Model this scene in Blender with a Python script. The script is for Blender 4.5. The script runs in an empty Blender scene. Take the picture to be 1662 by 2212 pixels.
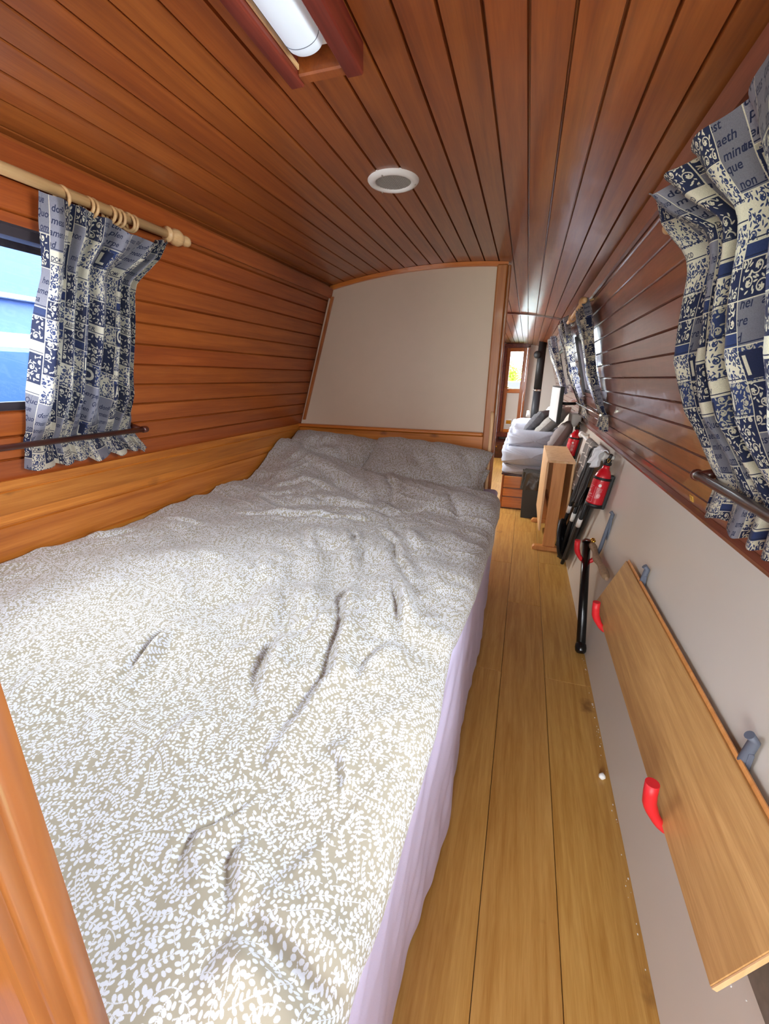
import bpy, math, random
import numpy as np
from mathutils import Vector, Matrix, noise as mn
C = bpy.context.scene.collection
PI = math.pi
random.seed(7)

# ------------------------------------------------------------------ camera
H = 1.35
cam = bpy.data.cameras.new('camera'); camo = bpy.data.objects.new('camera', cam); C.objects.link(camo)
Rw = [[0.9509035, 0.10724663, -0.29031139], [0.30917791, -0.28723625, 0.90658941], [0.01384071, -0.95183691, -0.30629224]]
m = Matrix([[Rw[i][0], -Rw[i][1], -Rw[i][2]] for i in range(3)]).to_4x4()
m.translation = (0, 0, H)
camo.matrix_world = m
cam.sensor_fit = 'HORIZONTAL'; cam.sensor_width = 36; cam.lens = 909 / 1662 * 36; cam.clip_start = .02
bpy.context.scene.camera = camo

# ------------------------------------------------------------------ world, light, exposure
sc = bpy.context.scene
sc.view_settings.view_transform = 'Standard'; sc.view_settings.look = 'None'
sc.view_settings.gamma = 1; sc.view_settings.use_curve_mapping = False
sc.view_settings.exposure = 1.05
W = bpy.data.worlds.new('sky'); sc.world = W; W.use_nodes = True
bg = W.node_tree.nodes['Background']
bg.inputs[0].default_value = (.86, .93, 1.0, 1); bg.inputs[1].default_value = 7.0

def area(name, loc, target, sx, sy, power, color=(1, 1, 1), portal=False):
    l = bpy.data.lights.new(name, 'AREA'); l.shape = 'RECTANGLE'; l.size = sx; l.size_y = sy
    l.energy = power; l.color = color
    o = bpy.data.objects.new(name, l); C.objects.link(o); o.location = loc
    d = Vector(target) - Vector(loc); o.rotation_euler = d.to_track_quat('-Z', 'Y').to_euler()
    if portal: l.cycles.is_portal = True
    return o
WINZ = (1.245, 1.69)
LWIN = [(0.10, 1.09), (4.3, 5.3), (6.2, 7.2)]  # last two openings are unseen, added to let light into the saloon
RWIN = [(0.10, 0.97), (3.15, 4.2), (5.6, 6.9)]
for a, b in LWIN:
    area('window_daylight', (-1.42, (a + b) / 2, 1.5), (0, (a + b) / 2, 1.2), b - a, .5, 1, portal=True)
for a, b in RWIN:
    area('window_daylight', (.56, (a + b) / 2, 1.5), (-.4, (a + b) / 2, 1.2), b - a, .5, 1, portal=True)
area('door_daylight', (-.22, 8.3, 1.5), (-.22, 0, 1.3), .4, .8, 1, portal=True)
# added lamps boost daylight at windows and the unseen stern opening behind the photographer
area('stern_fill', (-.42, -2.15, 1.2), (-.45, 2.2, 1.0), 1.0, 1.3, 25, (.97, .98, 1))
for a, b in LWIN[:1]:
    area('window_light', (-1.34, (a + b) / 2, 1.48), (-.55, 2.0, .75), b - a, .40, 6.5, (.92, .96, 1))
area('window_light', (.60, .37, 1.44), (-.7, 2.0, 1.0), .54, .40, 14, (.92, .96, 1))
for a, b in RWIN[1:]:
    area('window_light', (.50, (a + b) / 2, 1.46), (-.5, (a + b) / 2, .9), b - a, .42, 15, (.95, .97, 1))
for a, b in LWIN[1:]:
    area('window_light', (-1.36, (a + b) / 2, 1.48), (.2, (a + b) / 2, .9), b - a, .42, 24, (1, .97, .93))  # lamps added at the unseen left openings to brighten the far cabin

# ------------------------------------------------------------------ node helpers
def s2l(c):
    return tuple(((v / 255) / 12.92 if v / 255 <= .04045 else (((v / 255) + .055) / 1.055) ** 2.4) for v in c)
def newmat(name):
    m = bpy.data.materials.new(name); m.use_nodes = True
    nt = m.node_tree; return m, nt, nt.nodes, nt.links, nt.nodes['Principled BSDF']
def plain(name, rgb, rough=.5, metal=0, coat=0, bump=0, bscale=60, var=0.06, **kw):
    m, nt, N, L, P = newmat(name)
    c = s2l(rgb)
    tc = N.new('ShaderNodeTexCoord'); nz = N.new('ShaderNodeTexNoise'); nz.inputs['Scale'].default_value = bscale
    nz.inputs['Detail'].default_value = 4
    L.new(tc.outputs['Object'], nz.inputs['Vector'])
    mx = N.new('ShaderNodeMix'); mx.data_type = 'RGBA'
    mx.inputs[6].default_value = tuple(v * (1 - var) for v in c) + (1,)
    mx.inputs[7].default_value = tuple(min(1, v * (1 + var)) for v in c) + (1,)
    L.new(nz.outputs[0], mx.inputs[0]); L.new(mx.outputs[2], P.inputs['Base Color'])
    P.inputs['Roughness'].default_value = rough; P.inputs['Metallic'].default_value = metal
    P.inputs['Coat Weight'].default_value = coat; P.inputs['Coat Roughness'].default_value = .1
    if bump:
        b = N.new('ShaderNodeBump'); b.inputs['Strength'].default_value = bump; b.inputs['Distance'].default_value = .002
        L.new(nz.outputs[0], b.inputs['Height']); L.new(b.outputs[0], P.inputs['Normal'])
    return m
def wood(name, dark, mid, light, axis='y', rough=.4, coat=0, coatr=.1, grain=1.0, knots=0, knotcol=(70, 35, 12), kmax=.085, var=.35, bump=.15, shade=.25):
    m, nt, N, L, P = newmat(name)
    tc = N.new('ShaderNodeTexCoord'); at = N.new('ShaderNodeAttribute'); at.attribute_name = 'bid'
    off = N.new('ShaderNodeVectorMath'); off.operation = 'SCALE'; off.inputs[0].default_value = (37.3, 91.7, 53.1)
    L.new(at.outputs['Fac'], off.inputs['Scale'])
    add = N.new('ShaderNodeVectorMath'); add.operation = 'ADD'
    L.new(tc.outputs['Object'], add.inputs[0]); L.new(off.outputs[0], add.inputs[1])
    mp = N.new('ShaderNodeMapping')
    sc_ = {'x': (1.2, 26, 26), 'y': (26, 1.2, 26), 'z': (26, 26, 1.2)}[axis]
    mp.inputs['Scale'].default_value = tuple(v * grain for v in sc_)
    L.new(add.outputs[0], mp.inputs[0])
    n1 = N.new('ShaderNodeTexNoise'); n1.inputs['Scale'].default_value = 1; n1.inputs['Detail'].default_value = 5; n1.inputs['Distortion'].default_value = .7
    L.new(mp.outputs[0], n1.inputs['Vector'])
    mp2 = N.new('ShaderNodeMapping'); mp2.inputs['Scale'].default_value = tuple(v * grain * 7 for v in sc_)
    L.new(add.outputs[0], mp2.inputs[0])
    n2 = N.new('ShaderNodeTexNoise'); n2.inputs['Scale'].default_value = 1; n2.inputs['Detail'].default_value = 2
    L.new(mp2.outputs[0], n2.inputs['Vector'])
    ma = N.new('ShaderNodeMath'); ma.operation = 'MULTIPLY_ADD'; ma.inputs[1].default_value = .35
    L.new(n2.outputs[0], ma.inputs[0]); 
    sb = N.new('ShaderNodeMath'); sb.operation = 'SUBTRACT'; sb.inputs[1].default_value = .175
    L.new(n1.outputs[0], sb.inputs[0]); L.new(sb.outputs[0], ma.inputs[2])
    cr = N.new('ShaderNodeValToRGB'); e = cr.color_ramp.elements
    e[0].position = .3; e[0].color = s2l(dark) + (1,); e[1].position = .72; e[1].color = s2l(light) + (1,)
    k = e.new(.5); k.color = s2l(mid) + (1,)
    L.new(ma.outputs[0], cr.inputs[0])
    # board to board tone
    wn = N.new('ShaderNodeTexWhiteNoise'); wn.noise_dimensions = '1D'; L.new(at.outputs['Fac'], wn.inputs['W'])
    hs = N.new('ShaderNodeHueSaturation')
    mr = N.new('ShaderNodeMapRange'); mr.inputs[3].default_value = 1 - shade; mr.inputs[4].default_value = 1 + shade
    L.new(wn.outputs[0], mr.inputs[0]); L.new(mr.outputs[0], hs.inputs['Value']); L.new(cr.outputs[0], hs.inputs['Color'])
    sep = N.new('ShaderNodeSeparateColor'); L.new(wn.outputs[1], sep.inputs[0])
    mr2 = N.new('ShaderNodeMapRange'); mr2.inputs[3].default_value = .498; mr2.inputs[4].default_value = .503
    L.new(sep.outputs[1], mr2.inputs[0]); L.new(mr2.outputs[0], hs.inputs['Hue'])
    col = hs.outputs[0]
    if knots:
        mp3 = N.new('ShaderNodeMapping'); s3 = {'x': (knots * .55, knots, knots), 'y': (knots, knots * .55, knots), 'z': (knots, knots, knots * .55)}[axis]
        mp3.inputs['Scale'].default_value = s3
        L.new(add.outputs[0], mp3.inputs[0])
        dn = N.new('ShaderNodeTexNoise'); dn.inputs['Scale'].default_value = 30; L.new(tc.outputs['Object'], dn.inputs['Vector'])
        vm = N.new('ShaderNodeVectorMath'); vm.operation = 'SCALE'; vm.inputs['Scale'].default_value = .12; L.new(dn.outputs[1], vm.inputs[0])
        va = N.new('ShaderNodeVectorMath'); L.new(mp3.outputs[0], va.inputs[0]); L.new(vm.outputs[0], va.inputs[1])
        vo = N.new('ShaderNodeTexVoronoi'); vo.inputs['Scale'].default_value = 1; L.new(va.outputs[0], vo.inputs['Vector'])
        kr = N.new('ShaderNodeMapRange'); kr.inputs[1].default_value = .02; kr.inputs[2].default_value = kmax; kr.inputs[3].default_value = .8; kr.inputs[4].default_value = 0
        L.new(vo.outputs['Distance'], kr.inputs[0])
        km = N.new('ShaderNodeMix'); km.data_type = 'RGBA'; km.inputs[7].default_value = s2l(knotcol) + (1,)
        L.new(kr.outputs[0], km.inputs[0]); L.new(col, km.inputs[6]); col = km.outputs[2]
    L.new(col, P.inputs['Base Color'])
    P.inputs['Roughness'].default_value = rough
    P.inputs['Coat Weight'].default_value = coat; P.inputs['Coat Roughness'].default_value = coatr
    b = N.new('ShaderNodeBump'); b.inputs['Strength'].default_value = bump; b.inputs['Distance'].default_value = .001
    L.new(ma.outputs[0], b.inputs['Height']); L.new(b.outputs[0], P.inputs['Normal'])
    # slow waviness in the varnish
    nw = N.new('ShaderNodeTexNoise'); nw.inputs['Scale'].default_value = 9; L.new(tc.outputs['Object'], nw.inputs['Vector'])
    bw = N.new('ShaderNodeBump'); bw.inputs['Strength'].default_value = .25; bw.inputs['Distance'].default_value = .006
    L.new(nw.outputs[0], bw.inputs['Height']); L.new(bw.outputs[0], P.inputs['Coat Normal'])
    return m

M = {}
M['mahog_ceiling'] = wood('mahogany_ceiling', (122, 59, 23), (139, 71, 27), (155, 83, 33), rough=.42, coat=.7, coatr=.16, shade=.07, grain=1.5)
M['mahog_left'] = wood('mahogany_left', (136, 62, 20), (152, 74, 26), (168, 86, 32), rough=.42, coat=.3, coatr=.2, shade=.06, grain=1.5)
M['mahog_right'] = wood('mahogany_right', (110, 54, 36), (126, 66, 46), (142, 78, 56), rough=.35, coat=.9, coatr=.10, shade=.08, grain=1.5)
M['dark_wood'] = wood('dark_wood', (48, 20, 14), (70, 30, 20), (92, 44, 28), rough=.3, coat=.5)
M['red_wood'] = wood('red_wood', (78, 26, 20), (104, 38, 28), (126, 54, 38), rough=.35, coat=.5)
M['pine'] = wood('pine', (168, 92, 28), (192, 112, 38), (212, 134, 56), rough=.4, coat=.3, knots=6.5, kmax=.15, knotcol=(112, 58, 16), shade=.08)
M['pine_x'] = wood('pine_x', (184, 100, 34), (206, 122, 46), (222, 142, 64), axis='x', rough=.35, coat=.5, knots=8, kmax=.15, knotcol=(104, 50, 16), shade=.08)
M['pine_z'] = wood('pine_z', (150, 82, 34), (168, 96, 42), (186, 114, 54), axis='z', rough=.4, coat=.4, shade=.06)
M['oak_floor'] = wood('oak_floor', (178, 128, 58), (194, 146, 74), (208, 162, 90), rough=.42, coat=.15, coatr=.25, grain=2.2, knots=2.6, knotcol=(116, 76, 36), shade=.07)
M['oak_board'] = wood('oak_board', (172, 126, 74), (186, 140, 84), (202, 156, 98), rough=.45, grain=2.2, knots=2.2, knotcol=(120, 80, 44), shade=.04)
M['beech'] = wood('beech', (214, 168, 116), (226, 184, 134), (236, 198, 152), axis='z', rough=.4, shade=.04)
M['beech_dark'] = wood('beech_dark', (196, 130, 66), (210, 144, 78), (222, 158, 92), axis='z', rough=.4, shade=.04)
M['pole_wood'] = wood('pole_wood', (190, 148, 100), (206, 166, 118), (220, 184, 138), rough=.45, shade=.03)
M['cream_board'] = plain('cream_board', (212, 192, 170), .45, bscale=14, var=.03, bump=.05)
M['grey_paint'] = plain('cream_paint', (206, 198, 186), .32, bscale=3, var=.05, bump=.05)
M['white_paint'] = plain('white_paint', (226, 222, 214), .45, bscale=5, var=.03)
M['white_plastic'] = plain('white_plastic', (236, 236, 232), .35, var=.01)
M['black'] = plain('black_matt', (18, 18, 20), .55)
M['black_gloss'] = plain('black_gloss', (14, 13, 14), .22)
M['grey_rubber'] = plain('grey_rubber', (92, 98, 112), .55)
M['red_rubber'] = plain('red_rubber', (214, 34, 42), .45)
M['ext_red'] = plain('extinguisher_red', (196, 22, 36), .25, coat=.4, var=.02)
M['steel'] = plain('steel', (190, 190, 190), .25, metal=1)
M['brass'] = plain('brass', (214, 170, 70), .25, metal=1)
M['dark_metal'] = plain('dark_frame', (52, 44, 50), .45)
M['flue'] = plain('flue_enamel', (52, 56, 62), .5)
M['lilac'] = plain('lilac_sheet', (206, 198, 228), .85, bscale=400, var=.03, bump=.2)
M['blanket'] = plain('grey_blanket', (176, 181, 196), .95, bscale=60, var=.08, bump=.6)
M['cushion_dark'] = plain('charcoal_fur', (104, 104, 108), .95, bscale=45, var=.4, bump=1)
M['cushion_grey'] = plain('grey_knit', (164, 160, 154), .95, bscale=55, var=.3, bump=1)
M['cushion_taupe'] = plain('taupe_velvet', (132, 122, 120), .9, bscale=12, var=.1)
M['bin'] = plain('bin_plastic', (46, 50, 52), .5)
M['bag'] = plain('bin_bag', (56, 54, 50), .35, bscale=40, var=.3, bump=1)
M['yellow'] = plain('yellow_label', (226, 178, 70), .5)
M['yellow_dark'] = plain('label_ink', (120, 84, 30), .5)
M['stone'] = plain('hearth_tile', (150, 96, 74), .6, bscale=20, var=.3)
M['driftwood'] = plain('mottled_bark', (150, 122, 92), .6, bscale=70, var=.55, bump=1)
M['white_cloth'] = plain('white_cloth', (226, 232, 238), .8, bscale=20, var=.05)
M['blue_hull'] = plain('blue_hull', (48, 84, 150), .5, bscale=2, var=.12)
M['white_hull'] = plain('white_hull', (190, 196, 204), .5, var=.02)
M['leaf'] = plain('leaf_green', (150, 176, 40), .6, bscale=3, var=.35)
M['bark'] = plain('tree_bark', (90, 70, 50), .8)
M['grass'] = plain('grass_bank', (110, 140, 50), .9, bscale=3, var=.3)
M['slate'] = plain('slate_roof', (88, 84, 92), .6)
M['mesh_grey'] = plain('mesh_grey', (176, 172, 164), .4, metal=.2)
M['void_dark'] = plain('dark_void', (30, 22, 18), .9)  # near-black for the floor underlay and the shaded opening behind the vent mesh
def glassmat():
    m, nt, N, L, P = newmat('window_glass')
    N.remove(P); out = [n for n in N if n.type == 'OUTPUT_MATERIAL'][0]
    t = N.new('ShaderNodeBsdfTransparent'); t.inputs[0].default_value = (.97, .99, 1, 1)
    g = N.new('ShaderNodeBsdfGlossy'); g.inputs['Roughness'].default_value = .02
    f = N.new('ShaderNodeFresnel'); f.inputs[0].default_value = 1.3
    mx = N.new('ShaderNodeMixShader'); L.new(f.outputs[0], mx.inputs[0]); L.new(t.outputs[0], mx.inputs[1]); L.new(g.outputs[0], mx.inputs[2])
    L.new(mx.outputs[0], out.inputs[0]); return m
M['glass'] = glassmat()
def lampmat():
    m, nt, N, L, P = newmat('lamp_diffuser')
    P.inputs['Base Color'].default_value = s2l((226, 234, 246)) + (1,); P.inputs['Roughness'].default_value = .4
    P.inputs['Emission Color'].default_value = (.75, .85, 1, 1); P.inputs['Emission Strength'].default_value = .08
    return m
M['lamp'] = lampmat()

# ------------------------------------------------------------------ mesh helpers
class MB:
    def __init__(s): s.v = []; s.f = []; s.b = []; s.uv = []; s.sm = []; s.mi = []; s.cur = 0
    def face(s, ids, bid=0., smooth=False, uv=None):
        s.f.append(tuple(ids)); s.b.append(bid); s.sm.append(smooth); s.uv.append(uv); s.mi.append(s.cur)
    def box(s, x0, x1, y0, y1, z0, z1, bid=0., mat=None):
        n = len(s.v)
        P = [(x0, y0, z0), (x1, y0, z0), (x1, y1, z0), (x0, y1, z0), (x0, y0, z1), (x1, y0, z1), (x1, y1, z1), (x0, y1, z1)]
        if mat is not None: P = [tuple(mat @ Vector(p)) for p in P]
        s.v += P
        for f in ((0, 3, 2, 1), (4, 5, 6, 7), (0, 1, 5, 4), (1, 2, 6, 5), (2, 3, 7, 6), (3, 0, 4, 7)): s.face([n + i for i in f], bid)
        return s
    def bbox(s, x0, x1, y0, y1, z0, z1, r=.004, bid=0., mat=None):
        # box with chamfered edges
        bx = Matrix.Identity(4) if mat is None else mat
        n = len(s.v); idx = {}
        for sx in (0, 1):
            for sy in (0, 1):
                for sz in (0, 1):
                    c = ((x0, x1)[sx], (y0, y1)[sy], (z0, z1)[sz]); d = (r if sx == 0 else -r, r if sy == 0 else -r, r if sz == 0 else -r)
                    for a in range(3):
                        p = [c[i] + (d[i] if i != a else 0) for i in range(3)]
                        idx[(sx, sy, sz, a)] = len(s.v); s.v.append(tuple(bx @ Vector(p)))
        I = idx
        for a in range(3):
            u, w = [(1, 2), (2, 0), (0, 1)][a]
            for sa in (0, 1):
                q = []
                for cu, cw in ((0, 0), (1, 0), (1, 1), (0, 1)):
                    k = [0, 0, 0]; k[a] = sa; k[u] = cu; k[w] = cw; q.append(I[(*k, a)])
                if sa == 0: q.reverse()
                s.face(q, bid)
        for a in range(3):   # edges along a
            u, w = [(1, 2), (2, 0), (0, 1)][a]
            for cu in (0, 1):
                for cw in (0, 1):
                    k0 = [0, 0, 0]; k0[u] = cu; k0[w] = cw; k1 = list(k0); k1[a] = 1
                    s.face([I[(*k0, u)], I[(*k1, u)], I[(*k1, w)], I[(*k0, w)]], bid)
        for sx in (0, 1):
            for sy in (0, 1):
                for sz in (0, 1): s.face([I[(sx, sy, sz, 0)], I[(sx, sy, sz, 1)], I[(sx, sy, sz, 2)]], bid)
        return s
    def tube(s, pts, rad, seg=12, cap=True, bid=0.):
        pts = [Vector(p) for p in pts]; n0 = len(s.v); R = rad if isinstance(rad, (list, tuple)) else [rad] * len(pts)
        T = []
        for i in range(len(pts)):
            a = pts[max(i - 1, 0)]; b = pts[min(i + 1, len(pts) - 1)]; d = (b - a)
            if d.length < 1e-9: d = T[-1] if T else Vector((0, 0, 1))
            T.append(d.normalized())
        up = Vector((0, 0, 1)) if abs(T[0].z) < .9 else Vector((1, 0, 0))
        u = T[0].cross(up).normalized()
        for i, p in enumerate(pts):
            u = (u - T[i] * u.dot(T[i])); u.normalize(); w = T[i].cross(u)
            for k in range(seg):
                a = 2 * PI * k / seg; s.v.append(tuple(p + (u * math.cos(a) + w * math.sin(a)) * R[i]))
        for i in range(len(pts) - 1):
            for k in range(seg):
                a = n0 + i * seg + k; b = n0 + i * seg + (k + 1) % seg
                s.face((a, b, b + seg, a + seg), bid, True)
        if cap:
            s.face([n0 + k for k in range(seg)][::-1], bid); s.face([n0 + (len(pts) - 1) * seg + k for k in range(seg)], bid)
        return s
    def lathe(s, prof, origin=(0, 0, 0), axis=(0, 0, 1), seg=24):
        o = Vector(origin); ax = Vector(axis).normalized()
        return s.tube([o + ax * h for r, h in prof], [max(r, 1e-4) for r, h in prof], seg)
    def ring(s, c, normal, R, r, seg=24, s2=8):
        c = Vector(c); n = Vector(normal).normalized(); up = Vector((0, 0, 1)) if abs(n.z) < .9 else Vector((1, 0, 0))
        u = n.cross(up).normalized(); w = n.cross(u); n0 = len(s.v)
        for i in range(seg):
            a = 2 * PI * i / seg; d = u * math.cos(a) + w * math.sin(a)
            for k in range(s2):
                b = 2 * PI * k / s2; s.v.append(tuple(c + d * (R + r * math.cos(b)) + n * r * math.sin(b)))
        for i in range(seg):
            for k in range(s2):
                s.face((n0 + i * s2 + k, n0 + ((i + 1) % seg) * s2 + k, n0 + ((i + 1) % seg) * s2 + (k + 1) % s2, n0 + i * s2 + (k + 1) % s2), 0, True)
        return s
    def prism(s, poly, y0, y1, bid=0.):
        """poly: (x,z) list extruded along y"""
        n = len(s.v); k = len(poly)
        s.v += [(x, y0, z) for x, z in poly] + [(x, y1, z) for x, z in poly]
        s.face([n + i for i in range(k)], bid); s.face([n + k + i for i in range(k)][::-1], bid)
        for i in range(k): j = (i + 1) % k; s.face((n + i, n + k + i, n + k + j, n + j), bid)
        return s
    def grid(s, P, nu, nv, UV=None, smooth=True, bid=0., wrap=False):
        n = len(s.v); s.v += [tuple(p) for p in P]
        for j in range(nv - 1):
            for i in range(nu - 1 if not wrap else nu):
                i2 = (i + 1) % nu
                q = (j * nu + i, j * nu + i2, (j + 1) * nu + i2, (j + 1) * nu + i)
                s.face([n + a for a in q], bid, smooth, [UV[a] for a in q] if UV is not None else None)
        return s
    def build(s, name, mat, parent=None, loc=None):
        me = bpy.data.meshes.new(name); me.from_pydata(s.v, [], s.f)
        mats = mat if isinstance(mat, (list, tuple)) else [mat]
        for mm in mats: me.materials.append(mm)
        me.polygons.foreach_set('use_smooth', s.sm); me.polygons.foreach_set('material_index', s.mi)
        at = me.attributes.new('bid', 'FLOAT', 'FACE'); at.data.foreach_set('value', s.b)
        if any(u is not None for u in s.uv):
            ul = me.uv_layers.new(name='UVMap'); a = []
            for f, u in zip(s.f, s.uv):
                for i in range(len(f)): a += list(u[i]) if u is not None else [0, 0]
            ul.data.foreach_set('uv', a)
        me.validate(); me.update()
        o = bpy.data.objects.new(name, me); C.objects.link(o)
        if parent: o.parent = parent
        if loc: o.location = loc
        return o
def empty(name, loc=(0, 0, 0)):
    # parts are built in world coordinates, so each thing's Empty is moved afterwards with settle()
    o = bpy.data.objects.new(name, None); C.objects.link(o); o.empty_display_size = .05; return o
def settle(o, loc):
    """put the Empty at the thing's base while its parts stay where they are"""
    loc = Vector(loc); o.location = loc
    for c in o.children:
        if c.type in ('MESH', 'LIGHT'): c.location = Vector(c.location) - loc
def tag(o, label, cat, group=None, kind=None):
    if label: o['label'] = label
    if cat: o['category'] = cat
    if group: o['group'] = group
    if kind: o['kind'] = kind
    return o
def struct(o): o['kind'] = 'structure'; return o

# ------------------------------------------------------------------ the cabin cross-section
def zc(x): return 1.94 - .083 * ((x + .443) / .735) ** 2
TL, TR = (-1.179, 1.857), (.292, 1.857)
GL, GR = (-1.424, 1.044), (.563, .947)
def xwl(z): return TL[0] + (GL[0] - TL[0]) * (TL[1] - z) / (TL[1] - GL[1]) if z > .95 else -1.452
def xwr(z): return TR[0] + (GR[0] - TR[0]) * (TR[1] - z) / (TR[1] - GR[1]) if z > GR[1] else .43 + .133 * z / .947
NL = Vector((GL[1] - TL[1], 0, -(GL[0] - TL[0]))).normalized() * -1      # inward normals
if NL.x < 0: NL = -NL
NR = Vector((-(TR[1] - GR[1]), 0, -(GR[0] - TR[0]) * 1)).normalized()
NRL = Vector((-.947, 0, .133)).normalized()

def boards(p0, p1, ts, depth=.010, wid=.0085, out=(0, 0)):
    """polyline p0->p1 with V grooves at fractions ts; returns pts, bids per segment"""
    p0 = Vector(p0); p1 = Vector(p1); L = (p1 - p0).length; o = Vector(out).normalized()
    pts = [p0]; bid = []; b = random.random() * 9
    for t in ts:
        c = p0.lerp(p1, t); d = (p1 - p0).normalized() * wid / 2
        pts += [c - d, c - d * .35 + o * depth, c + d * .35 + o * depth, c + d]; bid += [b, b, b, b]; b = random.random() * 9
    pts.append(p1); bid.append(b)
    return pts, bid
def shell(name, pts, bids, ys, mat, hole=None, split=None):
    mb = MB(); n = len(pts)
    for y in ys: mb.v += [(p[0], y, p[1]) for p in pts]
    for j in range(len(ys) - 1):
        ym = (ys[j] + ys[j + 1]) / 2
        for i in range(n - 1):
            zm = (pts[i][1] + pts[i + 1][1]) / 2
            if hole and hole(ym, zm): continue
            a = j * n + i; mb.face((a, a + 1, a + 1 + n, a + n), bids[i])
    return struct(mb.build(name, mat))
Y0, Y1 = -2.2, 8.25
def inwin(wins): return lambda y, z: WINZ[0] < z < WINZ[1] and any(a < y < b for a, b in wins)
def yl(wins): return sorted({Y0, Y1, *[v for w in wins for v in w]})
zsL = [1.781, 1.715, 1.649, 1.581, 1.514, 1.446, 1.379, 1.310, 1.241, 1.172, 1.106]
def tz(z, a, b): return (a[1] - z) / (a[1] - b[1])
def addz(pts, bids, z):   # insert a vertex at height z
    for i in range(len(pts) - 1):
        if pts[i][1] > z > pts[i + 1][1]:
            t = (pts[i][1] - z) / (pts[i][1] - pts[i + 1][1]); pts.insert(i + 1, pts[i].lerp(pts[i + 1], t)); bids.insert(i, bids[i]); return
pl, bl = boards(TL, GL, [tz(z, TL, GL) for z in zsL], out=(-1, -.3))
for z in WINZ: addz(pl, bl, z)
shell('wall_left', pl, bl, yl(LWIN), M['mahog_left'], inwin(LWIN))
zsR = [1.79, 1.72, 1.65, 1.575, 1.50, 1.43, 1.36, 1.285, 1.215, 1.14, 1.07, 1.008]
pr, br = boards(TR, GR, [tz(z, TR, GR) for z in zsR], out=(1, -.3))
for z in WINZ: addz(pr, br, z)
shell('wall_right', pr, br, yl(RWIN), M['mahog_right'], inwin(RWIN))
# pine cladding under the left gunwale
a, b = (GL[0] + .012, 1.044), (-1.448, .96)
pp, bp = boards(a, (-1.440, .94), [.30], depth=.005, out=(-1, 0))
p2, b2 = boards((-1.440, .94), (-1.452, .60), [.10, .42, .75], depth=.006, wid=.009, out=(-1, 0))
pts = [Vector(GL)] + pp + p2[1:] + [Vector((-1.452, 0))]; bids = [1.] + bp + b2 + [2.]
shell('wall_left_lower', pts, bids, [Y0, 2.58], M['pine'])
shell('wall_left_lower_far', [Vector(GL), Vector((-1.452, .9)), Vector((-1.452, 0))], [0, 0], [2.58, Y1], M['white_paint'])
shell('wall_right_lower', [Vector((.563, .947)), Vector((.43, 0))], [0], [Y0, Y1], M['grey_paint'])
# a skirting lip of the right cladding over the painted panel
mb = MB(); mb.prism([(.563, .945), (.545, .945), (.541, .957), (.556, .966)], Y0, Y1); struct(mb.build('trim_1', M['mahog_right']))
# ceiling
xs = [x for x in [-.062 + .0731 * k for k in range(-15, 5)] if TL[0] + .02 < x < TR[0] - .02]
pts = []; bids = []
edges = [TL[0]] + xs + [TR[0]]
for i in range(len(edges) - 1):
    a, b = edges[i], edges[i + 1]; bb = random.random() * 9; g = .0035
    a2 = a + (g if i else 0); b2 = b - (g if i < len(edges) - 2 else 0)
    pts += [Vector((a2, zc(a2))), Vector((b2, zc(b2)))]; bids += [bb]
    if i < len(edges) - 2:
        pts += [Vector((b - .0012, zc(b) + .012)), Vector((b + .0012, zc(b) + .012))]; bids += [bb, bb, bb]
LB = (-.475, -.395, 0.30, .905)      # light recess hole x0,x1,y0,y1
shell('ceiling', pts, bids, [Y0, Y1], M['mahog_ceiling'])
# coving battens along both ceiling corners and joint batten across the ceiling
mb = MB(); mb.prism([(TL[0] + .006, 1.835), (TL[0] + .020, 1.842), (TL[0] + .004, 1.790), (TL[0] - .012, 1.795)], Y0, 2.56); struct(mb.build('trim_2', M['mahog_left']))
mb = MB(); mb.prism([(TR[0] - .006, 1.835), (TR[0] - .018, 1.842), (TR[0] - .002, 1.80), (TR[0] + .012, 1.80)], Y0, Y1); struct(mb.build('trim_3', M['mahog_right']))
mb = MB(); n = 16
poly = [(TL[0] + (TR[0] - TL[0]) * i / n, zc(TL[0] + (TR[0] - TL[0]) * i / n) - .001) for i in range(n + 1)]
mb.prism(poly + [(x, z - .012) for x, z in poly[::-1]], 4.42, 4.47); struct(mb.build('trim_4', M['red_wood']))

# floor: one mesh of planks with fine grooves
mb = MB(); fx = [-1.5, -1.357, -1.159, -.961, -.763, -.565, -.367, -.169, .029, .228, .46]
joints = {7: [3.12, 1.80, .42, 4.4, 5.7, 7.0], 8: [2.51, 1.15 - 1.4, 3.9, 5.2, 6.6], 9: [1.82, .5 - .05, 3.2, 4.55, 5.9, 7.3]}
for i in range(len(fx) - 1):
    js = sorted([Y0] + [j for j in joints.get(i, [.2 + (i * .37) % 1.2, 1.6 + (i * .37) % 1.2, 3.0, 4.4, 5.8]) if Y0 < j < Y1] + [Y1])
    for k in range(len(js) - 1):
        g = .0009; mb.bbox(fx[i] + g, fx[i + 1] - g, js[k] + g, js[k + 1] - g, -.03, 0, r=.0012, bid=random.random() * 9)
struct(mb.build('floor', M['oak_floor']))
mb = MB(); mb.box(-1.5, .46, Y0, Y1, -.06, -.006); struct(mb.build('floor_underlay', M['void_dark']))

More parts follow.
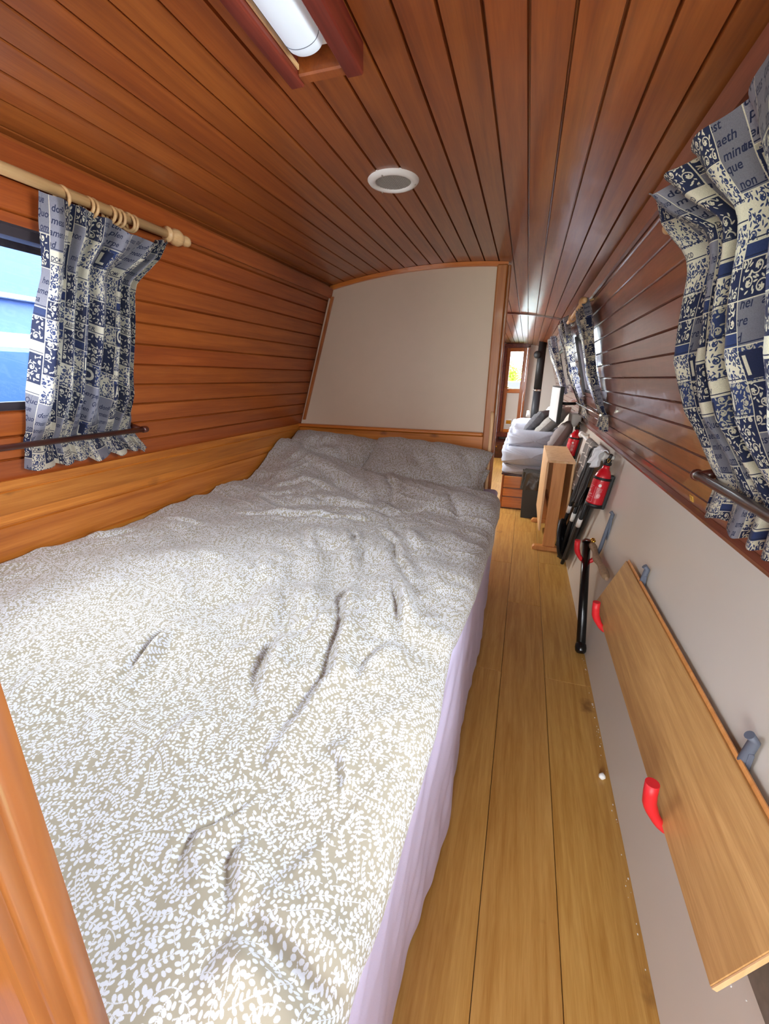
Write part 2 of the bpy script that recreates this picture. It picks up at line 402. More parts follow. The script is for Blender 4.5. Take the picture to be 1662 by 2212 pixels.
# end wall with hearth panel, and back wall behind the photographer
def wall_xz(name, polys, y0, y1, mat):
    mb = MB()
    for p in polys: mb.prism(p, y0, y1)
    return struct(mb.build(name, mat))
DX0, DX1 = -.40, -.045
wall_xz('wall_end', [[(-1.6, 0), (DX0 - .02, 0), (DX0 - .02, 2.02), (-1.6, 2.02)], [(DX1 + .02, 0), (.7, 0), (.7, 2.02), (DX1 + .02, 2.02)],
                     [(DX0 - .02, 1.87), (DX1 + .02, 1.87), (DX1 + .02, 2.02), (DX0 - .02, 2.02)], [(DX0 - .02, 0), (DX1 + .02, 0), (DX1 + .02, .36), (DX0 - .02, .36)]], 8.25, 8.30, M['white_paint'])
wall_xz('wall_back', [[(-1.6, 0), (-.95, 0), (-.95, 2.02), (-1.6, 2.02)], [(.1, 0), (.7, 0), (.7, 2.02), (.1, 2.02)], [(-.95, 1.88), (.1, 1.88), (.1, 2.02), (-.95, 2.02)]], -2.25, -2.2, M['pine_z'])
# outer hull shell: closes gaps so that daylight only enters by the openings
mb = MB(); hp = [(-1.62, -.1), (-1.62, 1.0), (-1.40, 2.05), (.52, 2.05), (.74, 1.0), (.60, -.1)]
for (wins, x0, z0, x1, z1) in ((LWIN, -1.62, 1.0, -1.40, 2.05), (RWIN, .74, 1.0, .52, 2.05)):
    ys = yl(wins); zz = [1.0, WINZ[0], WINZ[1], 2.05]
    for j in range(len(ys) - 1):
        for i in range(3):
            ym = (ys[j] + ys[j + 1]) / 2; zm = (zz[i] + zz[i + 1]) / 2
            if inwin(wins)(ym, zm): continue
            q = [(ys[j], zz[i]), (ys[j + 1], zz[i]), (ys[j + 1], zz[i + 1]), (ys[j], zz[i + 1])]
            n = len(mb.v); mb.v += [(x0 + (x1 - x0) * (z - 1.0) / 1.05, y, z) for y, z in q]; mb.face((n, n + 1, n + 2, n + 3))
for (a, b) in (((-1.40, 2.05), (.52, 2.05)), ((-1.62, 1.0), (-1.62, -.1)), ((.74, 1.0), (.60, -.1)), ((-1.62, -.1), (.60, -.1))):
    n = len(mb.v); mb.v += [(a[0], Y0, a[1]), (b[0], Y0, b[1]), (b[0], Y1 + .05, b[1]), (a[0], Y1 + .05, a[1])]; mb.face((n, n + 1, n + 2, n + 3))
struct(mb.build('wall_outer', M['dark_metal']))

# ------------------------------------------------------------------ windows
def window(idx, side, y0, y1):
    xw = xwl if side == 'L' else xwr; s = -1 if side == 'L' else 1
    z0, z1 = WINZ; D = .10
    xo = lambda z: xw(z) + s * D * .97
    root = empty('window_%d' % idx); struct(root)
    mb = MB()
    # frame: reveal boards + inner metal rim
    def quad(a, b, c, d): n = len(mb.v); mb.v += [a, b, c, d]; mb.face((n, n + 1, n + 2, n + 3))
    for za, zb in ((z0, z0), (z1, z1)):
        quad((xw(za), y0, za), (xw(za), y1, za), (xo(za) + s * .06, y1, za), (xo(za) + s * .06, y0, za))
    for y in (y0, y1): quad((xw(z0), y, z0), (xw(z1), y, z1), (xo(z1) + s * .06, y, z1), (xo(z0) + s * .06, y, z0))
    mb.build('window_reveal', M['dark_metal'], root)
    mb = MB(); t = .022
    k = (xw(z1) - xw(z0)) / (z1 - z0)
    def slab(ya, yb, za, zb, off0, off1):
        n = len(mb.v)
        P = []
        for off in (off0, off1):
            for (y, z) in ((ya, za), (yb, za), (yb, zb), (ya, zb)): P.append((xw(z) + s * off, y, z))
        mb.v += P
        for f in ((0, 1, 2, 3), (7, 6, 5, 4), (0, 4, 5, 1), (1, 5, 6, 2), (2, 6, 7, 3), (3, 7, 4, 0)): mb.face([n + i for i in f])
    slab(y0, y1, z0, z0 + t, .02, .05); slab(y0, y1, z1 - t, z1, .02, .05); slab(y0, y0 + t, z0, z1, .02, .05); slab(y1 - t, y1, z0, z1, .02, .05)
    mb.build('window_frame', M['dark_metal'], root)
    mb = MB(); slab(y0, y1, z0, z1, .033, .037); mb.build('window_pane', M['glass'], root)
    settle(root, (xw(z0), (y0 + y1) / 2, z0)); return root
wi = 1
for a, b in LWIN[:1]: window(wi, 'L', a, b); wi += 1
for a, b in RWIN: window(wi, 'R', a, b); wi += 1
for a, b in LWIN[1:]: window(wi, 'L', a, b); wi += 1

# ------------------------------------------------------------------ bulkhead behind the pillows
YP = 2.565
arch = [(x, zc(x)) for x in np.linspace(TL[0] + .002, -.16, 14)]
poly = [(xwl(1.03) + .004, 1.03)] + [(xwl(z) + .004, z) for z in (1.3, 1.6, 1.85)] + [(x, z - .003) for x, z in arch] + [(-.16, 1.03)]
mb = MB(); mb.prism(poly, YP, YP + .03); struct(mb.build('wall_bulkhead', M['cream_board']))
mb = MB(); low = [(x, z - .001) for x, z in arch]
mb.prism(low + [(x, z - .022) for x, z in low[::-1]], YP - .018, YP); struct(mb.build('trim_5', M['pine_x']))
mb = MB(); mb.prism([(xwl(1.06) + .02, 1.07), (xwl(1.06) + .036, 1.07), (xwl(1.81) + .036, 1.80), (xwl(1.81) + .020, 1.80)], YP - .014, YP); struct(mb.build('trim_6', M['pine_z']))
mb = MB()      # headboard cladding in horizontal boards
zz = [0, .38, .47, .56, .655, .75, .845, .935, 1.025]
for i in range(len(zz) - 1): mb.bbox(-1.452, -.175, YP - .012, YP + .03, zz[i] + .001, zz[i + 1] - .001, r=.005, bid=random.random() * 9)
struct(mb.build('wall_bulkhead_lower', M['pine_x']))
mb = MB(); mb.bbox(-1.430, -.215, YP - .045, YP + .002, 1.026, 1.046, r=.006); struct(mb.build('trim_7', M['pine_x']))
mb = MB(); mb.bbox(-.215, -.160, YP - .030, YP + .055, 0, 1.915, r=.006, bid=.3)
mb.bbox(-.162, -.145, YP - .006, YP + .045, 0, 1.915, r=.004, bid=1.3); struct(mb.build('trim_8', M['pine_z']))
mb = MB()      # pale rounded batten down the post
pts = [(-.170, YP - .036, z) for z in np.linspace(.05, 1.12, 12)] + [(-.172, YP - .030, 1.15), (-.176, YP - .02, 1.165)]
mb.tube(pts, .011, 10); struct(mb.build('trim_9', M['beech']))

# near door post at the photographer's left
mb = MB(); yf, yb = .108, .143
prof = [(-1.50, 0), (-.345, 0), (-.336, -.005), (-.326, -.004), (-.322, .002), (-.318, .004), (-.306, .004), (-.302, -.001), (-.296, -.006), (-.288, -.005), (-.283, .003), (-.280, .005), (-.277, .001), (-.272, -.003), (-.266, .002), (-.2635, .012), (-.30, .020), (-.33, .030), (-1.5, .030)]
n = len(prof)
for z in (0, 1.9): mb.v += [(x, yf + y, z) for x, y in prof]
for i in range(n):
    j = (i + 1) % n; mb.face((i, j, n + j, n + i), .7 if i > 1 else .2, 2 < i < n - 3)
mb.face(list(range(n))[::-1]); mb.face([n + i for i in range(n)])
M['post_pine'] = wood('post_pine', (118, 66, 30), (138, 80, 38), (158, 98, 50), axis='z', rough=.4, coat=.4, shade=.06)
struct(mb.build('door_frame_near', M['post_pine']))

# ------------------------------------------------------------------ procedural print bitmaps
def text_mask(txt, px, shear=.25, bold=.012):
    cu = bpy.data.curves.new('txt', 'FONT'); cu.body = txt; cu.size = 1; cu.shear = shear; cu.offset = bold; cu.resolution_u = 3
    o = bpy.data.objects.new('txt', cu); C.objects.link(o)
    dg = bpy.context.evaluated_depsgraph_get(); dg.update()
    me = o.evaluated_get(dg).to_mesh(); me.calc_loop_triangles()
    V = np.array([v.co[:2] for v in me.vertices]) * px if len(me.vertices) else np.zeros((1, 2))
    T = [tuple(t.vertices) for t in me.loop_triangles]
    V = V - V.min(0) + 1; w, h = int(V[:, 0].max()) + 3, int(V[:, 1].max()) + 3
    A = np.zeros((h, w), bool)
    for a, b, c in T:
        p, q, r = V[a], V[b], V[c]
        x0, x1 = int(min(p[0], q[0], r[0])), int(max(p[0], q[0], r[0])) + 2; y0, y1 = int(min(p[1], q[1], r[1])), int(max(p[1], q[1], r[1])) + 2
        X, Y = np.meshgrid(np.arange(x0, x1) + .5, np.arange(y0, y1) + .5)
        d = lambda u, v: (v[0] - u[0]) * (Y - u[1]) - (v[1] - u[1]) * (X - u[0])
        s1, s2, s3 = d(p, q), d(q, r), d(r, p)
        mk = ((s1 >= 0) & (s2 >= 0) & (s3 >= 0)) | ((s1 <= 0) & (s2 <= 0) & (s3 <= 0))
        sub = A[y0:y1, x0:x1]; sub |= mk[:sub.shape[0], :sub.shape[1]]
    o.evaluated_get(dg).to_mesh_clear(); bpy.data.objects.remove(o); bpy.data.curves.remove(cu)
    return A
def to_image(name, A):
    h, w = A.shape[:2]; img = bpy.data.images.new(name, w, h)
    px = np.ones((h, w, 4), np.float32); px[..., :3] = A
    img.pixels.foreach_set(px.ravel()); img.update(); img.pack(); return img
rng = np.random.default_rng(5)
def stamp_ellipse(A, cx, cy, a, b, ang, wrap=True, val=1, test=False, grow=0):
    n = A.shape[0]; R = int(max(a, b) + grow) + 2
    ix = np.arange(int(cx) - R, int(cx) + R + 1); iy = np.arange(int(cy) - R, int(cy) + R + 1)
    X, Y = np.meshgrid(ix - cx, iy - cy); c, s = math.cos(ang), math.sin(ang)
    mk = ((X * c + Y * s) / (a + grow)) ** 2 + ((-X * s + Y * c) / (b + grow)) ** 2 <= 1
    if wrap: yy, xx = np.ix_(iy % n, ix % n)
    else:
        ok = (iy >= 0) & (iy < A.shape[0]); ok2 = (ix >= 0) & (ix < A.shape[1]); iy = iy[ok]; ix = ix[ok2]; mk = mk[ok][:, ok2]
        yy, xx = np.ix_(iy, ix)
    sub = A[yy, xx]
    if test: return not (sub[mk] > 0).any()
    sub[mk] = val; A[yy, xx] = sub; return True
def leafprint(n=1024, leaf=16.5):
    A = np.zeros((n, n), np.uint8)
    def flower(x, y):
        if not stamp_ellipse(A, x, y, leaf * 1.25, leaf * 1.25, 0, test=True): return False
        a0 = rng.random() * 6
        for k in range(5):
            a = a0 + k * 2 * PI / 5; stamp_ellipse(A, x + math.cos(a) * leaf * .62, y + math.sin(a) * leaf * .62, leaf * .62, leaf * .3, a)
        stamp_ellipse(A, x, y, leaf * .2, leaf * .2, 0, val=0); return True
    for _ in range(7000):
        x, y = rng.random(2) * n
        if not stamp_ellipse(A, x, y, leaf * .9, leaf * .9, 0, test=True): continue
        a = rng.random() * 2 * PI; curl = (rng.random() - .5) * .20; path = []; k = 0
        step = 4.; px, py = x, y; side_len = leaf * rng.uniform(.75, 1.05); stems = []
        while k < 26:
            px += math.cos(a) * step; py += math.sin(a) * step; a += curl
            lookx, looky = px + math.cos(a) * 6, py + math.sin(a) * 6
            if k > 0 and not stamp_ellipse(A, lookx, looky, 2.5, 2.5, 0, test=True) and k > 2: break
            stems.append((px, py, a, k)); k += 1
        if k < 3: continue
        for (sx, sy, sa, kk) in stems:
            if kk % 4 == 2:
                for sd in (-1, 1):
                    la = sa + sd * .95; L = side_len * (1 - .3 * kk / 26)
                    cx, cy = sx + math.cos(la) * L * .72, sy + math.sin(la) * L * .72
                    if stamp_ellipse(A, cx + math.cos(la) * 2, cy + math.sin(la) * 2, L * .52, L * .32, la, test=True, grow=.6): stems and stamp_ellipse(A, cx, cy, L * .57, L * .36, la)
        for (sx, sy, sa, kk) in stems: stamp_ellipse(A, sx, sy, 1.9, 1.9, 0)
        sx, sy, sa, kk = stems[-1]
        if not flower(sx + math.cos(sa) * leaf * 1.3, sy + math.sin(sa) * leaf * 1.3):
            stamp_ellipse(A, sx + math.cos(sa) * leaf * .4, sy + math.sin(sa) * leaf * .4, leaf * .5, leaf * .28, sa)
    for _ in range(12000):
        x, y = rng.random(2) * n; ang = rng.random() * PI
        if stamp_ellipse(A, x, y, leaf * .45, leaf * .28, ang, test=True, grow=.8): stamp_ellipse(A, x, y, leaf * .48, leaf * .29, ang)
    return A
LP = leafprint()
base = np.array([158, 151, 134]) / 255.; white = np.array([203, 206, 214]) / 255.
Im = np.where(LP[..., None] > 0, white, base)
img_leaf = to_image('leaf_print', Im)

NAVY, GREY, CREAM, BLUE = (np.array(c) / 255. for c in ((36, 42, 70), (122, 121, 132), (204, 197, 178), (46, 58, 98)))
def curtain_print(n=1024):
    A = np.zeros((n, n, 3)); A[:] = NAVY
    words = {w: None for w in ('meas', 'plen', 'dom', 'oria', 'aeth', 'tut', 'ominus', 'minus', 'era', 'pa', 'amen', 'nd', 'hei', 'aom', 'perpe', 'que', 'asre', 'am', 'Quo', 'mat', 'est', 'non', 'ia')}
    keys = list(words)
    for w in keys: words[w] = text_mask(w, 44)
    caps = {w: text_mask(w, 96, 0, .03) for w in 'LAGIEDN'}
    small = {w: text_mask(w, 30, .1, .02) for w in ('STER', 'NIVAS', 'ANNO', 'QVOD', 'DOMV')}
    def put(mask, x, y, col, clip):
        h, w = mask.shape; x0, y0, x1, y1 = clip
        xa, ya = max(x, x0), max(y, y0); xb, yb = min(x + w, x1), min(y + h, y1)
        if xb <= xa or yb <= ya: return
        mk = mask[ya - y:yb - y, xa - x:xb - x]; A[ya:yb, xa:xb][mk] = col
    def scroll(x0, y0, x1, y1, col, dens=1.0):
        mk = np.zeros((y1 - y0, x1 - x0), np.uint8); w, h = x1 - x0, y1 - y0
        cs = []
        for _ in range(400):
            cx, cy = rng.random() * w, rng.random() * h
            if all((cx - a) ** 2 + (cy - b) ** 2 > (52 / dens) ** 2 for a, b in cs): cs.append((cx, cy))
        for cx, cy in cs:
            R = rng.uniform(19, 25) / dens; a0 = rng.random() * 6.3; dr = rng.choice([-1, 1])
            for t in np.linspace(0, 1, 60):
                r = R * (1 - t * .78); a = a0 + dr * t * 6.6; stamp_ellipse(mk, cx + r * math.cos(a), cy + r * math.sin(a), 2.1 + .9 * t, 2.1 + .9 * t, 0, wrap=False)
            for k in range(5):
                a = a0 + k * 1.26; stamp_ellipse(mk, cx + math.cos(a) * 5.5, cy + math.sin(a) * 5.5, 5.5, 2.8, a, wrap=False)
            for k in range(6):
                a = a0 + k * 1.05 + rng.random() * .3; stamp_ellipse(mk, cx + math.cos(a) * (R + 6), cy + math.sin(a) * (R + 6), 8.5, 3.2, a + .9 * dr, wrap=False)
        A[y0:y1, x0:x1][mk > 0] = col
    cols = [0, 178, 300, 470, 560, 742, 860, 1024]
    for ci in range(len(cols) - 1):
        x0, x1 = cols[ci], cols[ci + 1]; y = -int(rng.integers(0, 80)); prev = -1
        while y < n:
            kind = int(rng.choice([k for k in (0, 0, 1, 1, 1, 2, 2, 2, 3, 4, 5) if k != prev])); prev = kind
            h = {0: int(rng.integers(190, 270)), 1: int(rng.integers(130, 200)), 2: int(rng.integers(120, 190)), 3: 46, 4: 130, 5: 60}[kind]
            a, b = max(y, 0), min(y + h, n)
            if b - a > 6:
                if kind == 0:
                    A[a:b, x0:x1] = GREY * rng.uniform(.9, 1.1)
                    for k, ty in enumerate(range(y + 14, y + h - 36, 52)):
                        put(words[keys[int(rng.integers(len(keys)))]], x0 + int(rng.integers(-30, 20)), ty, NAVY, (x0, a, x1, b))
                        put(words[keys[int(rng.integers(len(keys)))]], x0 + int(rng.integers(84, 130)), ty, NAVY, (x0, a, x1, b))
                elif kind == 1:
                    A[a:b, x0:x1] = NAVY; scroll(x0 + 8, a + 8 if a + 20 < b else a, x1 - 8, b, CREAM)
                elif kind == 2:
                    A[a:b, x0:x1] = CREAM; scroll(x0, a, x1, b, BLUE, 1.3)
                elif kind == 3: A[a:b, x0:x1] = BLUE
                elif kind == 4:
                    A[a:b, x0:x1] = BLUE; scroll(x0, a, x1, b, CREAM * .85, 1.2); cx = x0 + 14
                    if b - a > 100: A[a + 16:b - 16, cx - 8:cx + 76] = NAVY; put(caps['LAGIEDN'[int(rng.integers(7))]], cx, a + 28, CREAM, (x0, a, x1, b))
                else:
                    A[a:b, x0:x1] = CREAM; put(small[list(small)[int(rng.integers(len(small)))]], x0 + 6, a + 14, NAVY, (x0, a, x1, b))
                A[a:min(a + 4, b), x0:x1] = CREAM; A[min(a + 9, b - 1):min(a + 13, b), x0:x1] = NAVY
            y += h
        A[:, x0:x0 + 4] = CREAM
    A *= rng.uniform(.88, 1.08, (n, n, 1)); return np.clip(A, 0, 1)
img_curt = to_image('curtain_print', curtain_print())

def cloth_img(name, img, scale, trans=0., rough=.85, weave=600):
    m, nt, N, L, P = newmat(name)
    uv = N.new('ShaderNodeUVMap'); uv.uv_map = 'UVMap'
    mp = N.new('ShaderNodeMapping'); mp.inputs['Scale'].default_value = (scale, scale, 1); L.new(uv.outputs[0], mp.inputs[0])
    t = N.new('ShaderNodeTexImage'); t.image = img; t.extension = 'REPEAT'; L.new(mp.outputs[0], t.inputs[0])
    L.new(t.outputs[0], P.inputs['Base Color']); P.inputs['Roughness'].default_value = rough
    P.inputs['Sheen Weight'].default_value = .15
    P.inputs['Specular IOR Level'].default_value = .2
    if trans:
        out = [n for n in N if n.type == 'OUTPUT_MATERIAL'][0]
        tr = N.new('ShaderNodeBsdfTranslucent'); L.new(t.outputs[0], tr.inputs[0])
        mx = N.new('ShaderNodeMixShader'); mx.inputs[0].default_value = trans
        L.new(P.outputs[0], mx.inputs[1]); L.new(tr.outputs[0], mx.inputs[2]); L.new(mx.outputs[0], out.inputs[0])
    return m
M['duvet'] = cloth_img('leaf_print_cotton', img_leaf, 1 / .40)
M['pillow'] = cloth_img('leaf_print_pillowcase', img_leaf, 1 / .36)
M['curtain'] = cloth_img('printed_curtain', img_curt, 1 / .50, trans=.3)

# ------------------------------------------------------------------ bed
WR = [[(-0.79, 1.373), (-0.721, 1.281), (-0.655, 1.17)], [(-0.72, 1.358), (-0.658, 1.268), (-0.62, 1.198)], [(-0.595, 1.404), (-0.547, 1.345), (-0.513, 1.253)],
[(-0.537, 1.406), (-0.457, 1.211), (-0.422, 1.112)], [(-0.409, 1.091), (-0.401, 0.99)], [(-0.511, 1.476), (-0.391, 1.348), (-0.343, 1.208), (-0.278, 1.09), (-0.2, 0.971)],
[(-0.419, 1.489), (-0.317, 1.324)], [(-0.587, 0.935), (-0.516, 0.823), (-0.47, 0.729)], [(-0.543, 0.961), (-0.48, 0.836)],
[(-0.435, 1.022), (-0.414, 0.914), (-0.354, 0.769), (-0.34, 0.694), (-0.316, 0.628), (-0.328, 0.547), (-0.327, 0.494), (-0.324, 0.458), (-0.307, 0.421)],
[(-0.356, 0.854), (-0.308, 0.757)], [(-0.319, 1.075), (-0.261, 0.931), (-0.223, 0.794)], [(-0.248, 0.778), (-0.259, 0.681), (-0.251, 0.615)],
[(-0.357, 0.495), (-0.345, 0.458), (-0.314, 0.397)], [(-0.754, 1.046), (-0.71, 0.971)], [(-0.235, 0.575), (-0.247, 0.529)],
[(-0.491, 0.707), (-0.467, 0.663), (-0.455, 0.607), (-0.421, 0.52)], [(-1.142, 1.426), (-0.844, 1.464), (-0.538, 1.532)],
[(-1.081, 1.583), (-0.775, 1.643), (-0.49, 1.632), (-0.337, 1.727), (-0.195, 1.861)], [(-0.337, 0.457), (-0.331, 0.428), (-0.312, 0.392)],
[(-0.309, 0.379), (-0.32, 0.341), (-0.336, 0.314), (-0.352, 0.299), (-0.343, 0.272), (-0.34, 0.25)], [(-0.291, 0.329), (-0.29, 0.301), (-0.286, 0.28), (-0.267, 0.262), (-0.242, 0.232)],
[(-0.231, 0.234), (-0.194, 0.227), (-0.158, 0.219), (-0.138, 0.212), (-0.119, 0.204), (-0.103, 0.196)], [(-0.255, 0.471), (-0.22, 0.453), (-0.203, 0.426), (-0.201, 0.404)],
[(-0.216, 0.288), (-0.189, 0.28), (-0.156, 0.257)], [(-0.819, 0.372), (-0.799, 0.444), (-0.8, 0.504)], [(-0.741, 0.679), (-0.727, 0.597), (-0.712, 0.539), (-0.673, 0.435)],
[(-0.586, 0.64), (-0.518, 0.575)], [(-0.504, 0.476), (-0.505, 0.42), (-0.5, 0.361)], [(-0.651, 0.377), (-0.605, 0.411)], [(-0.74, 1.02), (-0.704, 0.929)],
[(-0.421, 0.534), (-0.407, 0.486)], [(-1.4, 1.252), (-1.291, 1.249), (-1.125, 1.232)], [(-1.4, 0.965), (-1.338, 1.014), (-1.316, 1.124)],
[(-0.98, 1.025), (-0.897, 0.963)], [(-1.197, 1.636), (-1.005, 1.739), (-0.712, 1.63), (-0.506, 1.659)], [(-1.189, 2.141), (-0.871, 1.918), (-0.626, 1.714), (-0.506, 1.659)],
[(-1.4, 1.98), (-1.265, 1.946), (-0.896, 1.721)], [(-0.712, 2.123), (-0.581, 1.9), (-0.493, 1.712)], [(-0.561, 2.182), (-0.444, 1.952)], [(-0.424, 1.458), (-0.339, 1.305)],
[(-1.2, 1.80), (-1.0, 1.86), (-.8, 1.78)], [(-1.25, 1.70), (-1.05, 1.62), (-.85, 1.56)], [(-.30, 1.9), (-.22, 1.75), (-.20, 1.6)]]
def polydist(X, Y, pl):
    """signed distance to a polyline and a taper that fades at its ends"""
    best = np.full(X.shape, 9.); sg = np.zeros(X.shape); tp = np.zeros(X.shape)
    seg = [(np.array(pl[i]), np.array(pl[i + 1])) for i in range(len(pl) - 1)]
    Ls = [np.linalg.norm(b - a) for a, b in seg]; tot = sum(Ls); acc = 0
    for (a, b), L in zip(seg, Ls):
        d = (b - a) / L; rx, ry = X - a[0], Y - a[1]; t = np.clip(rx * d[0] + ry * d[1], 0, L)
        ex, ey = rx - t * d[0], ry - t * d[1]; D = np.hypot(ex, ey); m_ = D < best
        best = np.where(m_, D, best); sg = np.where(m_, np.sign(d[0] * ry - d[1] * rx), sg)
        s = (acc + t) / tot; tp = np.where(m_, np.where(D < 9, np.clip(np.sin(np.pi * np.clip(s, 0, 1)), 0, 1) ** .8 * np.clip(1.0, 0, 1), 0), tp); acc += L
    return best * sg, tp
def vnoise(X, Y, f, seed):
    """cheap smooth value noise"""
    r = np.random.default_rng(seed); G = r.random((64, 64)); x = X * f + 200; y = Y * f + 200
    xi = np.floor(x).astype(int); yi = np.floor(y).astype(int); u = x - xi; v = y - yi; u = u * u * (3 - 2 * u); v = v * v * (3 - 2 * v)
    g = lambda a, b: G[a % 64, b % 64]
    return (g(xi, yi) * (1 - u) + g(xi + 1, yi) * u) * (1 - v) + (g(xi, yi + 1) * (1 - u) + g(xi + 1, yi + 1) * u) * v - .5
def yedge(x): return np.interp(x, [-1.42, -1.38, -1.1, -.86, -.62, -.245, -.12, -.067], [2.42, 2.41, 2.26, 2.16, 2.08, 2.03, 2.03, 2.0])
def duvet_top(X, Y):
    ye = yedge(X)
    Z = .785 + .012 * np.clip((-.6 - X) / .8, 0, 1)
    # long rise towards the pillows, high against the wall
    up = np.exp(-np.clip(ye - .10 - Y, 0, 9) ** 2 / .20 ** 2)
    top = np.interp(X, [-1.42, -1.25, -1.05, -.86, -.6, -.25, -.05], [.17, .155, .115, .075, .06, .055, .045])
    Z = Z + up * top
    Z += .024 * vnoise(X, Y, 2.6, 3) + .020 * vnoise(X + .3 * Y, Y - .4 * X, 6.5, 4) + .010 * vnoise(X + .5 * Y, Y, 13, 5) + .0040 * vnoise(X + .5 * Y, Y - .3 * X, 30, 8)
    Z += .010 * np.sin((X * .6 + Y) * 16 + 3 * vnoise(X, Y, 3, 9)) * np.exp(-((Y - (1.75 - .1 * X)) / .28) ** 2) * np.exp(-np.clip(X + .5, 0, 9) ** 2 / .1)
    Z += .006 * np.sin((X * 1.0 + Y * .55) * 42 + 5 * vnoise(X, Y, 3, 10)) * np.exp(-((Y - 1.1) / .4) ** 2) * np.exp(-((X + .45) / .35) ** 2)
    jit = .006 * vnoise(X, Y, 22, 31) + .010 * vnoise(X, Y, 9, 32); sm_ = vnoise(X, Y, 12, 33)
    for i, pl_ in enumerate(WR):
        L = sum(math.dist(pl_[k], pl_[k + 1]) for k in range(len(pl_) - 1)); near = pl_[len(pl_) // 2][1] < .7; far = pl_[len(pl_) // 2][1] > 1.5
        w = (.014 if near else .026 if far else .019) * (1 + .3 * math.sin(i * 2.1))
        A = (.026 if near else .017 if far else .020) * (1 + .25 * math.sin(i * 3.7)) * min(1.0, (L / .22)) * (.8 if near else 1) * {22: 2.6, 21: 1.35, 20: 1.4, 9: 1.35, 19: 1.5, 23: 1.5, 26: .7, 11: 1.3, 5: 1.3, 3: 1.3, 16: 1.3}.get(i, 1)
        if i in (19, 20, 21, 23): w *= .8
        d, tp = polydist(X, Y, pl_); d = d + jit * (1.6 if far else 1)
        if i in (22,): d = -d
        Z += A * tp * (1 + .8 * sm_) * (np.exp(-((d - w * 1.6) / (w * 1.8)) ** 2) * .95 - .62 * np.exp(-(d / (w * .7)) ** 2) + .35 * np.exp(-((d + w * 2.2) / (w * 1.6)) ** 2))
    # fine slanting creases
    q = (X * .45 + Y) ; q2 = X - .45 * Y
    rd = 1 - np.abs(vnoise(q * 3.2, q2 * 13, 1, 41)) * 2; rd2 = 1 - np.abs(vnoise(q2 * 4, q * 16, 1, 43)) * 2
    Z += .0075 * np.clip(rd, 0, 1) ** 3 * np.clip(.6 + vnoise(X, Y, 2.3, 42) * 1.6, 0, 1) + .006 * np.clip(rd2, 0, 1) ** 3 * np.clip((Y - 1.2) / .4, 0, 1)
    return Z
nu, nv = 400, 760
xr = -.062
def duvet_mesh():
    # across: u in 0..1 covers the top; the last strip rolls over the edge of the mattress
    us = np.concatenate([np.linspace(-1.425, xr - .075, nu - 40), np.zeros(40)]); P = np.zeros((nv, nu, 3)); UV = np.zeros((nv, nu, 2))
    t = np.linspace(0, 1, nv); 
    for k in range(nu):
        if k < nu - 40: x = us[k]; roll = 0; s = x
        else: roll = (k - (nu - 41)) / 40.; x = xr - .075; s = x + roll * .20
        ye = yedge(min(x + roll * .075, -.067)) + .02
        y0_ = float(np.interp(x, [-.34, -.32, -.30, -.262, -.25], [.149, .144, .128, .116, .080])); ys = y0_ + (ye - y0_) * t
        if roll:
            a = min(roll * 2.0, 1) * PI / 2; drop = max(0, roll - .5) * 2
            dx = .075 * math.sin(a); dz = .055 * (1 - math.cos(a)) + drop * .05
            wob = .012 * vnoise(np.full(nv, .5), ys, 5, 21) + .008 * np.sin(ys * 17) * vnoise(np.full(nv, .2), ys, 2, 22)
            fr_ = np.clip((ys - .85) / .75, 0, 1); X = x + dx + wob * roll * 1.6 - (.070 + .012 * np.sin(ys * 9)) * (1 - fr_) * roll; dz = dz - drop * .05 * (1 - fr_); Z = duvet_top(np.full(nv, x), ys) - dz * (1 + .8 * vnoise(np.full(nv, .1), ys, 3.5, 23) * drop)
        else: X = np.full(nv, x); Z = duvet_top(X, ys)
        # roll the head end down
        q = np.clip((ys - (ye - .055)) / .055, 0, 1); Z = Z - .07 * (1 - np.sqrt(np.clip(1 - q ** 2, 0, 1)))
        P[:, k, 0] = X; P[:, k, 1] = ys; P[:, k, 2] = Z; UV[:, k, 0] = s; UV[:, k, 1] = ys
    return P, UV
P, UV = duvet_mesh()
mb = MB(); mb.grid(P.reshape(-1, 3).tolist(), nu, nv, UV.reshape(-1, 2).tolist())
dv = mb.build('duvet', M['duvet'])
tag(dv, 'crumpled beige duvet with a white leaf print spread over the bed', 'duvet')

